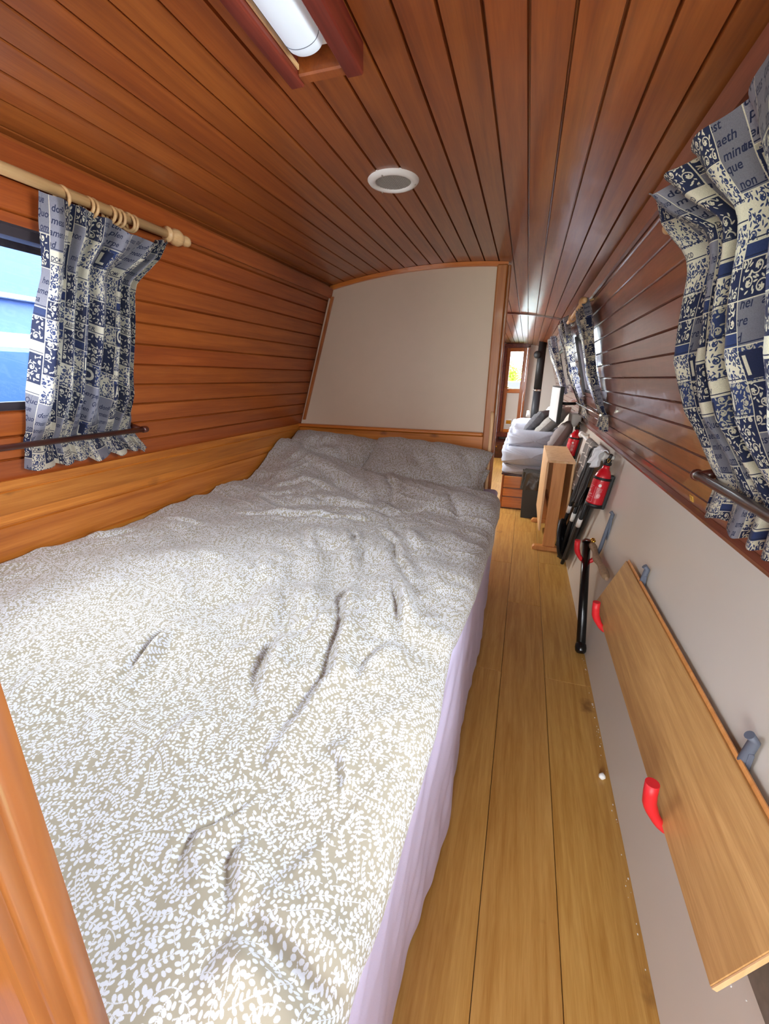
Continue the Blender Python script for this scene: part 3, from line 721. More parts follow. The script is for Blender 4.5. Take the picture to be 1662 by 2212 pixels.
bed = empty('bed'); tag(bed, 'fixed double bed along the left wall under the leaf print bedding', 'bed')
mb = MB(); mb.bbox(-1.44, -.165, .150, 2.54, 0, .50, r=.006); mb.build('bed_base', M['pine_z'], bed)
mb = MB(); mb.bbox(-1.44, -.158, .150, 2.545, .50, .70, r=.03); mb.build('mattress', M['white_cloth'], bed)
settle(bed, (-.78, 1.35, 0))
def sheet():
    nu_, nv_ = 60, 520; P = []; UV_ = []
    for j in range(nv_):
        y = .080 + (2.53 - .080) * j / (nv_ - 1)
        for i in range(nu_):
            t = i / (nu_ - 1)
            if t < .3: q = t / .3; x = -.45 + q * .325; z = .715
            elif t < .42: q = (t - .3) / .12; a = q * PI / 2; x = -.125 + .028 * math.sin(a); z = .715 - .028 * (1 - math.cos(a))
            else: q = (t - .42) / .58; x = -.097; z = .687 - q * .672
            fall = max(0, (.70 - z)) / .7
            fold = .003 * math.sin(y * 17 + 2.2 * math.sin(y * 5)) + .0015 * math.sin(y * 47 + z * 4) + .006 * math.sin(y * 7 + 1) + .006 * (mn.noise(Vector((y * 7, z * 5, 0))))
            x -= .028 * min(1, max(0, (1.0 - y) / .5)); wr = .005 * mn.noise(Vector(((y - z) * 16, (y + z) * 3.5, 2))) + .0035 * math.sin((y * 34 - z * 38)) * math.exp(-((z - .55) / .12) ** 2)
            P.append((x + (fold * (.25 + .9 * fall) + wr if t >= .42 else fold * .15), y, z)); UV_.append((x, y))
    mb = MB(); mb.grid(P, nu_, nv_, UV_); return mb
sh = sheet().build('bed_sheet', M['lilac'])
tag(sh, 'pale lilac sheet hanging from the mattress side down to the floor', 'sheet')

def pillow(name, loc, sx, sy, sz, rot, label, mat, cat='pillow', group=None, uvs=1., crease=1., seed=0, n=72, pw=.45):
    P = []; UV_ = []; k = n
    mb = MB()
    for sgn in (1, -1):
        P = []; UV_ = []
        for j in range(k):
            for i in range(k):
                u = -1 + 2 * i / (k - 1); v = -1 + 2 * j / (k - 1)
                e = max(0., (1 - abs(u) ** 2.6)) * max(0., (1 - abs(v) ** 2.6)); h = e ** pw
                pin = 1 - .07 * (1 - abs(u)) * abs(v) ** 3 ; pin2 = 1 - .07 * (1 - abs(v)) * abs(u) ** 3
                w = (mn.noise(Vector((u * 2.2 + seed, v * 2.2, sgn))) * .16 + mn.noise(Vector((u * 6 + seed, v * 3, sgn))) * .07 + .05 * math.sin(14 * u + 5 * v + 3 * mn.noise(Vector((u * 2, v * 2, seed))))) * crease
                P.append((u * sx / 2 * pin2, v * sy / 2 * pin, sgn * sz / 2 * (h * (1 + w) + .02 * (1 if e > 0 else 0))))
                UV_.append((u * sx / 2 * uvs, v * sy / 2 * uvs + sgn * .7))
        if sgn < 0:
            P2 = P; n0 = len(mb.v); mb.v += P2
            for j in range(k - 1):
                for i in range(k - 1):
                    q = (j * k + i, (j + 1) * k + i, (j + 1) * k + i + 1, j * k + i + 1); mb.face([n0 + a for a in q], 0, True, [UV_[a] for a in q])
        else: mb.grid(P, k, k, UV_)
    o = mb.build(name, mat); o.location = loc; o.rotation_euler = rot
    tag(o, label, cat, group); return o
R_ = math.radians
pillow('pillow', (-.52, 2.31, .845), .72, .44, .20, (R_(32), R_(3), R_(-5)), 'leaf print pillow on the aisle side of the bed, top edge against the headboard', M['pillow'], group=None, seed=3)
pillow('pillow', (-1.13, 2.33, .860), .62, .42, .19, (R_(36), R_(3), R_(-4)), 'leaf print pillow beside the left wall, half under the duvet', M['pillow'], seed=11)
pillow('pillow', (-.36, 2.44, .80), .40, .16, .10, (R_(60), R_(8), R_(-3)), 'thin brown leaf print pillow squeezed behind the aisle side pillow', M['pillow'], seed=5)

# ------------------------------------------------------------------ curtains
def curtain(name, side, rows, label, nple=7, fw=.9, nu_=150, nv_=110, phase=0., seed=0, flop=0.0, group=None, uo=0.):
    xw, N_ = (xwl, NL) if side == 'L' else (xwr, NR)
    zs = [r[0] for r in rows]; P = []; UV_ = []
    ztop, zbot = zs[0], zs[-1]; zasc = zs[::-1]
    f = lambda k, z: float(np.interp(z, zasc, [r[k] for r in rows][::-1]))
    for j in range(nv_):
        z = ztop + (zbot - ztop) * j / (nv_ - 1)
        ya, yb, off, amp = f(1, z), f(2, z), f(3, z), f(4, z)
        for i in range(nu_):
            u = i / (nu_ - 1)
            ph = 2 * PI * nple * (u + .035 * math.sin(6.3 * u * 2 + seed) + .012 * mn.noise(Vector((u * 4, z * 5, seed)))) + phase + .9 * mn.noise(Vector((u * 1.5, z * 3.2, seed + 9)))
            fold = 2 * abs(math.sin(ph / 2)) ** .8 - 1.1; ed_ = min(1, min(u, 1 - u) / .07); fold = fold * ed_ - (1 - ed_) * .6
            yy = ya + (yb - ya) * (u + .35 / nple / 2 * math.cos(ph) * min(1, amp / .018) / 1.4)
            o = off + amp * fold * (1 + .35 * mn.noise(Vector((u * 5, z * 2, seed + 3)))) + .008 * mn.noise(Vector((u * 3, z * 7, seed + 5)))
            fl = flop * max(0, (z - (ztop - .13)) / .13) * max(0, 1 - abs(u - .62) / .4)
            zz_ = z - fl * .55 + (.012 * mn.noise(Vector((u * 9, 3, seed))) if j in (0, nv_ - 1) else 0)
            o += fl
            base = Vector((xw(z), yy, zz_)) + N_ * max(o, .006)
            P.append(tuple(base)); uu = u * fw + uo if side == 'L' else -u * fw + uo; UV_.append((uu, z))
    mb = MB(); mb.grid(P, nu_, nv_, UV_)
    o = mb.build(name, M['curtain']); tag(o, label, 'curtain', group); return o
curtain('curtain', 'L', [(1.775, .868, 1.265, .062, .018), (1.72, .872, 1.24, .062, .028), (1.63, .885, 1.178, .048, .024), (1.60, .885, 1.172, .048, .026), (1.45, .862, 1.168, .052, .044),
                         (1.30, .845, 1.185, .050, .042), (1.195, .842, 1.203, .030, .012), (1.165, .84, 1.206, .020, .008), (1.135, .838, 1.225, .032, .012), (1.085, .832, 1.270, .042, .018)],
        'blue and cream scroll and lettering print curtain tucked behind the rail of the left window', seed=2, flop=.05, nple=6.5, fw=.86, uo=.05)
curtain('curtain', 'R', [(1.772, .70, 1.30, .056, .020), (1.715, .70, 1.285, .058, .026), (1.62, .72, 1.235, .050, .024), (1.59, .72, 1.23, .050, .028), (1.42, .70, 1.325, .065, .034),
                         (1.30, .70, 1.33, .060, .032), (1.16, .70, 1.30, .032, .014), (1.125, .70, 1.29, .024, .010), (1.09, .70, 1.295, .035, .014), (1.03, .70, 1.33, .045, .020)],
        'large blue and cream lettering print curtain beside the nearest right hand window', seed=6, flop=.07, nple=6.5, fw=1.15, uo=.3, nu_=190)
G = None
curtain('curtain', 'R', [(1.80, 2.82, 3.32, .055, .022), (1.72, 2.75, 3.28, .055, .024), (1.60, 2.84, 3.2, .05, .022), (1.4, 2.95, 3.28, .05, .022), (1.17, 2.93, 3.22, .03, .012), (1.14, 2.93, 3.22, .02, .01), (1.05, 2.92, 3.3, .035, .016)],
        'blue print curtain at the near end of the far right window, above the coat rail', seed=4, nple=5, fw=.6, nu_=90, nv_=70)
curtain('curtain', 'R', [(1.84, 3.85, 4.55, .07, .03), (1.75, 3.85, 4.50, .07, .03), (1.60, 3.95, 4.4, .06, .028), (1.4, 3.95, 4.5, .06, .028), (1.17, 4.05, 4.45, .03, .012), (1.14, 4.05, 4.45, .02, .01), (1.05, 4.0, 4.5, .035, .016)],
        'blue print curtain at the far end of the window behind the television', seed=8, nple=5, fw=.6, nu_=90, nv_=70)
curtain('curtain', 'R', [(1.82, 5.2, 5.9, .10, .04), (1.72, 5.2, 5.9, .10, .04), (1.5, 5.3, 5.8, .08, .03), (1.2, 5.4, 5.8, .05, .02)],
        'farthest blue print curtain hanging beside the black stove pipe', seed=12, nple=4, fw=.6, nu_=80, nv_=60)

def pole(side, y0, y1, finials, label, zp=1.80, offn=.062, r=.0135, ringys=(), rlabel=''):
    xw, N_ = (xwl, NL) if side == 'L' else (xwr, NR)
    root = empty('curtain_pole'); tag(root, label, 'curtain pole')
    c = lambda y: Vector((xw(zp), y, zp)) + N_ * offn
    mb = MB(); mb.tube([c(y0), c((y0 + y1) / 2), c(y1)], r, 16); mb.build('rod', M['pole_wood'], root)
    for y, d in finials:
        mb = MB(); prof = [(r, 0), (r * 1.1, .002), (r * 1.65, .006), (r * 1.65, .012), (r * 1.15, .016), (r * 1.25, .022), (r * 1.8, .036), (r * 1.85, .05), (r * 1.45, .062), (r * .95, .070), (r * 1.1, .076), (r * 1.25, .086), (r * 1.15, .096), (r * .6, .103), (.0005, .105)]
        mb.lathe(prof, c(y), (0, d, 0), 20); mb.build('finial', M['pole_wood'], root)
    for y in ((y0 + .05), (y1 - .06)):
        mb = MB(); mb.tube([Vector((xw(zp), y, zp)), c(y)], .007, 10); mb.build('bracket', M['pole_wood'], root)
    for y in ringys:
        mb = MB(); mb.ring(c(y) + Vector((0, 0, -.010)), (random.uniform(-.15, .15), 1, random.uniform(-.2, .2)), .021, .0042, 24, 8)
        rg = mb.build('curtain_ring', M['pole_wood']); tag(rg, rlabel, 'curtain ring', 'wooden rings on the %s pole' % ('left' if side == 'L' else 'right'))
    settle(root, c((y0 + y1) / 2)); return root
pole('L', -.2, 1.255, [(1.255, 1)], 'pale wooden curtain pole with turned finial above the left window', zp=1.79, offn=.052,
     ringys=(.925, .99, 1.003, 1.055, 1.07, 1.085, 1.115, 1.13), rlabel='pale wooden ring on the left curtain pole')
pole('R', -.2, 1.34, [(1.34, 1)], 'pale wooden curtain pole mostly hidden by the nearest right curtain', zp=1.735, offn=.022)
pole('R', 2.86, 4.6, [(2.92, -1)], 'wooden curtain pole with ball end over the far right window', zp=1.79, offn=.06, ringys=(3.5, 3.56), rlabel='pale wooden ring on the far right curtain pole')

def rail(name, side, y0, y1, zp, mat, label, offn=.035, r=.009):
    xw, N_ = (xwl, NL) if side == 'L' else (xwr, NR)
    root = empty(name); tag(root, label, 'curtain rail')
    c = lambda y: Vector((xw(zp), y, zp)) + N_ * offn
    mb = MB(); w = Vector((0, 0, 1))
    mb.tube([c(y0), c(y1)], r, 14); mb.build('rail_bar', mat, root)
    for y in (y0 + .01, y1 - .012):
        mb = MB(); mb.tube([Vector((xw(zp), y, zp)) - N_ * .002, c(y)], r * 1.15, 14); mb.build('rail_end', mat, root)
    mb = MB(); mb.lathe([(r * 1.0, 0), (r * 1.35, .001), (r * 1.4, .012), (r * 1.2, .02), (r * .6, .023)], c(y1 - .005), (0, 1, 0), 14); mb.build('end_cap', mat, root)
    settle(root, c((y0 + y1) / 2)); return root
rail('curtain_rail', 'L', -.2, 1.23, 1.165, M['dark_wood'], 'dark wooden rail holding the bottom of the left curtain', offn=.050)
rail('curtain_rail', 'R', .2, 1.31, 1.125, M['dark_wood'], 'dark wooden rail holding the bottom of the nearest right curtain', offn=.052, r=.0115)
rail('curtain_rail', 'R', 3.0, 4.5, 1.15, M['steel'], 'shiny metal rail across the far right window', offn=.045, r=.007)

# ------------------------------------------------------------------ ceiling light and vent
root = empty('ceiling_light'); tag(root, 'fluorescent ceiling light in a boxed red wood frame', 'ceiling light')
fx0, fx1, fy0, fy1, zb, zt = -.510, -.356, .25, .945, 1.890, 1.941
for nm, a in (('frame_side', (fx0, fx0 + .030, fy0, fy1)), ('frame_side', (fx1 - .034, fx1, fy0, fy1))):
    mb = MB(); mb.bbox(a[0], a[1], a[2], a[3], zb, zt, r=.003); mb.build(nm, M['red_wood'], root)
for y in (fy1 - .028, fy0):
    mb = MB(); mb.bbox(fx0 + .028, fx1 - .032, y, y + .026, zb + .004, zt, r=.003); mb.build('frame_end', M['pine_x'] if 0 else M['mahog_ceiling'], root)
for x in (fx0 + .031, fx1 - .037):
    mb = MB(); mb.box(x, x + .003, fy0 + .02, fy1 - .03, zb + .012, zb + .02); mb.build('inner_bead', M['beech'], root)
mb = MB(); cx = (fx0 + .030 + fx1 - .034) / 2; cz = 1.918; prof = []
hw = .035
ys = [fy0 + .03, fy0 + .045] + [fy0 + .06, .80, .853, .862, .870]
sc_ = [.93, 1, 1, 1, 1, .985, .90]
pts = []; K = 20
for y, s_ in zip(ys, sc_):
    for k in range(K + 1):
        a = PI * k / K; pts.append((cx + hw * s_ * math.cos(a), y, cz - .030 * s_ * (math.sin(a) ** .6)))
mb.grid(pts, K + 1, len(ys))
n0 = len(mb.v); mb.v += pts[-(K + 1):]; mb.face([n0 + k for k in range(K + 1)])
mb.build('diffuser', M['lamp'], root)
mb = MB(); mb.tube([(cx + hw * math.cos(PI * k / K) * 1.003, .846, cz - .0302 * (math.sin(PI * k / K) ** .6)) for k in range(K + 1)], .0006, 6); mb.build('end_cap_joint', M['grey_rubber'], root)
mb = MB(); mb.box(cx - .03, cx + .03, fy0 + .03, fy1 - .05, cz, zt); mb.build('fitting_body', M['white_plastic'], root)
settle(root, (cx, .6, 1.94))

vroot = empty('ceiling_vent'); tag(vroot, 'round white ceiling vent with a fine mesh', 'vent')
vc = Vector((-.471, 1.512, 1.9395))
mb = MB(); prof = [(.056, .000), (.056, -.006), (.060, -.010), (.068, -.011), (.076, -.008), (.081, -.002), (.082, .002)]
seg = 48; pts = []
for r, h in prof:
    for k in range(seg): pts.append((vc.x + r * math.cos(2 * PI * k / seg), vc.y + r * math.sin(2 * PI * k / seg), vc.z + h))
mb.grid(pts, seg, len(prof), wrap=True); mb.build('vent_rim', M['white_plastic'], vroot)
mb = MB()
for i in range(-10, 11):
    o_ = i * .0055; L_ = math.sqrt(max(.057 ** 2 - o_ ** 2, 0))
    if L_ > .004:
        mb.box(vc.x + o_ - .0008, vc.x + o_ + .0008, vc.y - L_, vc.y + L_, vc.z - .005, vc.z - .003)
        mb.box(vc.x - L_, vc.x + L_, vc.y + o_ - .0008, vc.y + o_ + .0008, vc.z - .005, vc.z - .003)
mb.build('vent_mesh', M['mesh_grey'], vroot)
mb = MB(); mb.v += [(vc.x + .057 * math.cos(2 * PI * k / 32), vc.y + .057 * math.sin(2 * PI * k / 32), vc.z - .0008) for k in range(32)]; mb.face(list(range(32))); mb.build('vent_dark_disc', M['void_dark'], vroot)  # flat disc with the shade inside the vent put into its dark colour
for a in (0.3, 2.4, 4.5):
    mb = MB(); mb.lathe([(.003, 0), (.003, -.0125), (.0005, -.013)], vc + Vector((.069 * math.cos(a), .069 * math.sin(a), 0)), (0, 0, 1), 10); mb.build('screw', M['mesh_grey'], vroot)
settle(vroot, vc)

# ------------------------------------------------------------------ things along the right wall
def sub_at(lst): return lst
# laminate plank resting in two hooks
B0, B1 = Vector((.395, 0, .392)), Vector((.484, 0, .612)); dz_ = (B1 - B0).normalized(); nb = Vector((-dz_.z, 0, dz_.x))
mt = Matrix(((nb.x, 0, dz_.x, B0.x), (0, 1, 0, 0), (nb.z, 0, dz_.z, B0.z), (0, 0, 0, 1)))
mb = MB(); hL = (B1 - B0).length
mb.bbox(-.011, -.001, .575, 1.90, 0, hL, r=.0015, mat=mt, bid=.4); brd = mb.build('laminate_board', M['oak_board'])
mb = MB(); mb.box(-.012, -.008, .575, 1.90, hL + .0005, hL + .010, mat=mt); mb.build('tongue', M['beech_dark'], brd)
mb = MB(); mb.box(-.0105, -.002, .572, .5745, .002, hL - .002, mat=mt); mb.build('cut_end', M['beech'], brd)
tag(brd, 'long oak effect laminate board resting on red tipped hooks low on the right wall', 'board')

def hook(y, label):
    root = empty('storage_hook'); tag(root, label, 'hook', 'red tipped grey hooks along the right wall')
    xs_ = lambda z: .43 + .14 * z
    top = Vector((xs_(.66) - .012, y, .665))
    stem = [top + Vector((-.012, 0, .012)), top, Vector((xs_(.55) - .014, y, .55)), Vector((xs_(.46) - .014, y, .46)), Vector((xs_(.42) - .018, y, .425))]
    def bez(a, b, c, n=8): return [(a * (1 - t) ** 2 + b * 2 * t * (1 - t) + c * t * t) for t in [i / n for i in range(n + 1)]]
    U = bez(Vector((xs_(.40) - .018, y, .425)), Vector((.455, y, .362)), Vector((.405, y, .378)), 8)[1:] + bez(Vector((.405, y, .378)), Vector((.380, y, .396)), Vector((.365, y, .440)), 7)[1:] + [Vector((.362, y, .468)), Vector((.361, y, .496))]
    mb = MB(); mb.tube(stem, .010, 14); mb.build('hook_stem', M['grey_rubber'], root)
    mb = MB(); mb.tube([stem[-1]] + U, [.0115] * 12 + [.012, .0135, .0145, .0145, .0145][:max(0, len(U) + 1 - 12)] + [.0145] * max(0, len(U) + 1 - 17), 16); mb.build('hook_tip', M['red_rubber'], root)
    mb = MB(); mb.bbox(xs_(.56) - .006, xs_(.56) + .004, y - .013, y + .013, .50, .64, r=.002); mb.build('wall_plate', M['grey_rubber'], root)
    settle(root, (xs_(.5), y, .5)); return root
hook(.862, 'nearest red tipped hook holding the board, grey top end by its upper edge')
hook(1.70, 'middle red tipped hook holding the far end of the laminate board')
hook(2.42, 'farthest red tipped hook under the near fire extinguisher, holding a black tube')

# black tube leaning in the far hook
root = empty('tube'); tag(root, 'black metal tube with a round foot leaning in the far hook', 'tube')
a, b = Vector((.420, 2.50, .47)), Vector((.408, 2.085, .035))
mb = MB(); mb.tube([a, b], .0225, 20); mb.build('tube_body', M['black_gloss'], root)
mb = MB(); mb.lathe([(.0225, -.02), (.026, -.012), (.028, .005), (.026, .022), (.018, .032), (.001, .034)], b, b - a, 20); mb.build('tube_foot', M['black_gloss'], root)
mb = MB(); mb.lathe([(.0245, 0), (.0245, .012), (.022, .016)], a - (a - b).normalized() * .012, a - b, 20); mb.build('tube_cap', M['dark_wood'], root)
mb = MB(); 
for dy in (-.014, .014): mb.lathe([(.010, 0), (.012, .002), (.012, .008), (.006, .012), (.001, .013)], Vector((.440, 2.42 + dy, .500)), (-.3, 0, 1), 12)
mb.build('brass_nut', M['brass'], root)
settle(root, b)
st = MB(); pts = []; rr = []
for i in range(15):
    t = i / 14; pts.append((.446 + .004 * math.sin(t * 9), 2.50 - t * .50, .452 + .02 * t + .004 * math.sin(t * 12))); rr.append(.017 + .003 * math.sin(t * 17))
rr[-1] = .008
st.tube(pts, rr, 14); o = st.build('stick', M['driftwood']); tag(o, 'mottled brown stick lying along the wall beside the black tube', 'stick')

M['marble'] = plain('marbled_vinyl', (112, 104, 96), .4, bscale=26, var=.75)
mt = Matrix(((-.99, 0, .139, .43), (0, 1, 0, 0), (.139, 0, .99, 0), (0, 0, 0, 1)))
mb = MB(); mb.bbox(.001, .005, .10, .66, .366, .60, r=.001, mat=mt); o = mb.build('vinyl_panel', M['marble']); tag(o, 'dark marbled panel low on the right wall beyond the near end of the board', 'panel')
# fire extinguishers
def label_img():
    A = np.zeros((256, 256, 3)); A[:] = np.array((198, 26, 40)) / 255.; w = np.array((232, 190, 190)) / 255.
    A[8:11, 12:150] = w; A[8:190, 150:153] = w; A[70:73, 12:150] = w; A[190:193, 12:130] = w
    for y in (20, 28, 38, 46, 54, 84, 92, 100, 160, 172): A[y:y + 4, 18:18 + int(rng.integers(60, 120))] = w
    A[112:142, 60:96] = w; A[118:126, 68:74] = .1; A[128:136, 82:88] = .1
    for y in range(60, 180, 9): A[y:y + 4, 166:166 + int(rng.integers(40, 80))] = w * .85
    X, Y = np.meshgrid(np.arange(256), np.arange(256)); A[((X - 205) ** 2 + (Y - 92) ** 2 < 500) & ((X + Y) % 14 < 8)] = w
    A[(X - 190) ** 2 + (Y - 208) ** 2 < 320] = np.array((225, 215, 215)) / 255.
    return A
img_lab = to_image('extinguisher_label', label_img())
def labmat():
    m, nt, N, L, P = newmat('extinguisher_label'); uv = N.new('ShaderNodeUVMap'); uv.uv_map = 'UVMap'
    t = N.new('ShaderNodeTexImage'); t.image = img_lab; L.new(uv.outputs[0], t.inputs[0]); L.new(t.outputs[0], P.inputs['Base Color']); P.inputs['Roughness'].default_value = .35; return m
M['ext_label'] = labmat()
def extinguisher(base, axis, Hh, R, label, simple=False):
    ax = Vector(axis).normalized(); base = Vector(base); k = Hh / .30
    root = empty('fire_extinguisher'); tag(root, label, 'fire extinguisher')
    at_ = lambda h, off=(0, 0, 0): base + ax * h + Vector(off)
    mb = MB(); prof = [(R * .5, 0), (R * .93, .004), (R, .014), (R, .17 * k), (R * .97, .185 * k), (R * .85, .205 * k), (R * .66, .222 * k), (R * .46, .236 * k), (R * .40, .245 * k), (R * .38, .262 * k)]
    mb.lathe(prof, base, ax, 36); mb.build('cylinder', M['ext_red'], root)
    mb = MB(); mb.lathe([(R * .8, -.003), (R * 1.03, .0), (R * 1.05, .012), (R * 1.02, .022), (R, .0225)], base, ax, 36); mb.build('base_ring', M['black'], root)
    # label facing the aisle
    u = Vector((-1, -.9, 0)); u = (u - ax * u.dot(ax)).normalized(); w = ax.cross(u)
    P = []; UV_ = []; K = 24
    for j in range(2):
        for i in range(K):
            a = -1.35 + 2.7 * i / (K - 1); P.append(at_((.028 if j == 0 else .165) * k) + (u * math.cos(a) + w * math.sin(a)) * (R + .0006)); UV_.append((i / (K - 1), j))
    mb = MB(); mb.grid(P, K, 2, UV_); mb.build('printed_label', M['ext_label'], root)
    mb = MB(); mb.lathe([(R * .42, 0), (R * .50, .002), (R * .50, .016), (R * .36, .02), (R * .36, .034), (R * .1, .036)], at_(.258 * k), ax, 18); mb.build('valve', M['black'], root)
    # carry handle and lever stick out over the wall side, nozzle towards the bow
    s = Vector((-.15, 1, 0)); s = (s - ax * s.dot(ax)).normalized()
    fr = Vector((-1, -.35, 0)); fr = (fr - ax * fr.dot(ax)).normalized()
    mb = MB(); mb.tube([at_(.275 * k), at_(.276 * k) + s * .02, at_(.272 * k) + s * .045], [.010, .009, .0085], 12); mb.build('nozzle', M['black'], root)
    mb = MB(); mb.tube([at_(.272 * k) + s * .045, at_(.271 * k) + s * .052], .0095, 12); mb.build('nozzle_tip', M['steel'], root)
    mb = MB(); mb.tube([at_(.285 * k), at_(.30 * k) - s * .006, at_(.325 * k) - s * .018], [.009, .011, .009], 8); mb.tube([at_(.285 * k), at_(.285 * k) - s * .03], [.007, .006], 8); mb.build('lever', M['black'], root)
    mb = MB(); mb.ring(at_(.290 * k) - s * .026 + fr * .008, fr, .011, .0012, 18, 6); mb.build('safety_pin', M['brass'], root)
    mb = MB(); mb.lathe([(R + .0008, 0), (R + .003, .0005), (R + .003, .014), (R + .0008, .0145)], at_(.172 * k), ax, 36); mb.build('strap', M['black'], root)
    wn = Vector((1, 0, -.14)).normalized()
    mb = MB(); mt = Matrix.Translation(base) @ Matrix(((wn.x, 0, ax.x, 0), (wn.y, 1, ax.y, 0), (wn.z, 0, ax.z, 0), (0, 0, 0, 1)))
    mb.bbox(R * .75, R + .012, -.020, .020, -.005, .205 * k, r=.003, mat=mt); mb.build('wall_bracket', M['black'], root)
    settle(root, base); return root
axw = (.139, 0, .99)
extinguisher((.453, 2.685, .628), axw, .295, .047, 'red fire extinguisher strapped to the right wall above the far hook')
extinguisher((.452, 4.35, .64), axw, .31, .048, 'red fire extinguisher behind the folded table, farther of the two')

# coat rail with towels
root = empty('towel_rail'); tag(root, 'short white rail with knob ends low on the right wall', 'rail')
c0, c1 = Vector((.497, 2.86, .900)), Vector((.495, 4.05, .895))
mb = MB(); mb.tube([c0, c1], .010, 12); mb.build('bar', M['white_plastic'], root)
for c in (c0, c1):
    mb = MB(); mb.lathe([(.012, -.01), (.026, 0), (.028, .014), (.018, .03), (.013, .05), (.013, .068)], c + Vector((-.012, 0, 0)), (1, 0, -.05), 18); mb.build('rail_knob', M['white_plastic'], root)
settle(root, c0)
def towelmat():
    m, nt, N, L, P = newmat('checked_towel'); tc = N.new('ShaderNodeUVMap'); tc.uv_map = 'UVMap'
    br = N.new('ShaderNodeTexBrick'); br.offset = 0; br.inputs['Scale'].default_value = 1; br.inputs['Color1'].default_value = s2l((118, 112, 108)) + (1,); br.inputs['Color2'].default_value = s2l((128, 122, 118)) + (1,)
    br.inputs['Mortar'].default_value = s2l((206, 200, 192)) + (1,); br.inputs['Mortar Size'].default_value = .004; br.inputs['Brick Width'].default_value = .19; br.inputs['Row Height'].default_value = .075
    L.new(tc.outputs[0], br.inputs[0]); L.new(br.outputs[0], P.inputs['Base Color']); P.inputs['Roughness'].default_value = .95; return m
M['towel'] = towelmat()
def drape(name, y0, y1, x_, zt_, zb_, mat, label, cat, amp=.01, n=30, seed=0, taper=0., lean=.13):
    """cloth hung double over the rail: front sheet, fold, back sheet"""
    P = []; UV_ = []; rows = []
    for j in range(24): t = j / 23; rows.append((t, 1))
    for j in range(24):
        t = j / 23; z = zb_ + (zt_ - zb_) * t
        for i in range(n):
            u = i / (n - 1); yc = (y0 + y1) / 2; wdt = (y1 - y0) * (1 - taper * (1 - t) if taper > 0 else 1 + taper * t)
            f_ = amp * math.sin(u * 15 + seed + 1.5 * t) * (1 - .4 * t) + amp * .6 * mn.noise(Vector((u * 4, t * 3, seed)))
            P.append((x_ + lean * (z - .9) - .016 + f_ - .012 * (1 - t), yc + (u - .5) * wdt, z + .012 * math.sin(u * 9 + seed) * (1 - t))); UV_.append((u * (y1 - y0), z))
    for j in range(1, 7):
        a = PI * j / 6
        for i in range(n):
            u = i / (n - 1); yc = (y0 + y1) / 2; wdt = (y1 - y0) * (1 if taper > 0 else 1 + taper)
            P.append((x_ - .016 * math.cos(a) + lean * (zt_ - .9), yc + (u - .5) * wdt, zt_ + .016 * math.sin(a))); UV_.append((u * (y1 - y0), zt_ + .01 * j))
    mb = MB(); mb.grid(P, n, 30, UV_); o = mb.build(name, mat)
    sm = o.modifiers.new('thickness', 'SOLIDIFY'); sm.thickness = .005; sm.offset = 0
    tag(o, label, cat); return o
drape('towel', 3.12, 3.50, .490, .915, .56, M['towel'], 'grey towel with white check lines hanging over the white rail', 'towel', seed=1)
drape('jacket', 2.99, 3.14, .480, .905, .53, M['black'], 'black jacket hanging between the checked towel and white bag', 'jacket', amp=.02, seed=3)
drape('oven_glove', 2.90, 3.00, .474, .84, .56, M['black'], 'black padded glove hanging nearest the white cloth', 'glove', amp=.012, seed=6)
drape('cloth', 2.77, 2.97, .480, .935, .85, M['white_cloth'], 'white cloth bundled over the near end of the rail', 'cloth', amp=.022, seed=9)

# black folded chairs in a bundle
root = empty('folded_chair'); tag(root, 'black folded chair frame with white striped tubes under the hanging towel', 'folded chair')
mb = MB(); dy0 = 3.05
P_ = [((.430, 3.32, .60), (.372, 3.50, .05)), ((.445, 3.10, .64), (.372, 3.25, .05)), ((.452, 2.83, .68), (.395, 3.05, .12)), ((.460, 2.95, .62), (.390, 3.15, .04))]
for i, (a, b) in enumerate(P_):
    mb = MB(); mb.tube([a, b], .013, 10); leg = mb.build('leg', M['black'], root)
    a_, b_ = Vector(a), Vector(b)
    if i < 3:
        mb = MB(); mb.tube([a_.lerp(b_, .31 + i * .03), a_.lerp(b_, .42 + i * .03)], .0150, 10); mb.build('white_band', M['white_plastic'], leg)
mb = MB(); K = 14; P = []; 
for j in range(K):
    for i in range(10):
        t = j / (K - 1); u = i / 9
        P.append((.478 - .075 * t + .008 * math.sin(u * 8 + t * 4) - .008 * u, 2.90 + .24 * t + u * .36, .64 - .56 * t + .02 * math.sin(u * 5)))
mb.grid(P, 10, K); o = mb.build('seat_fabric', M['black'], root); sm = o.modifiers.new('thickness', 'SOLIDIFY'); sm.thickness = .01
settle(root, (.40, 3.3, 0))
root = empty('wheel'); tag(root, 'dark round disc leaning between the table leg and the black chair', 'wheel')
wn_ = Vector((1, -.25, .16)).normalized(); wc = Vector((.385, 3.33, .17))
mb = MB(); mb.ring(wc, wn_, .145, .014, 40, 10); mb.build('tyre', M['black'], root)
mb = MB(); mb.lathe([(.14, -.004), (.14, .004)], wc, wn_, 36); mb.build('disc', M['dark_metal'], root)
mb = MB(); mb.lathe([(.03, -.014), (.03, .014)], wc, wn_, 18); mb.build('hub', M['black'], root)
settle(root, (.385, 3.33, 0))

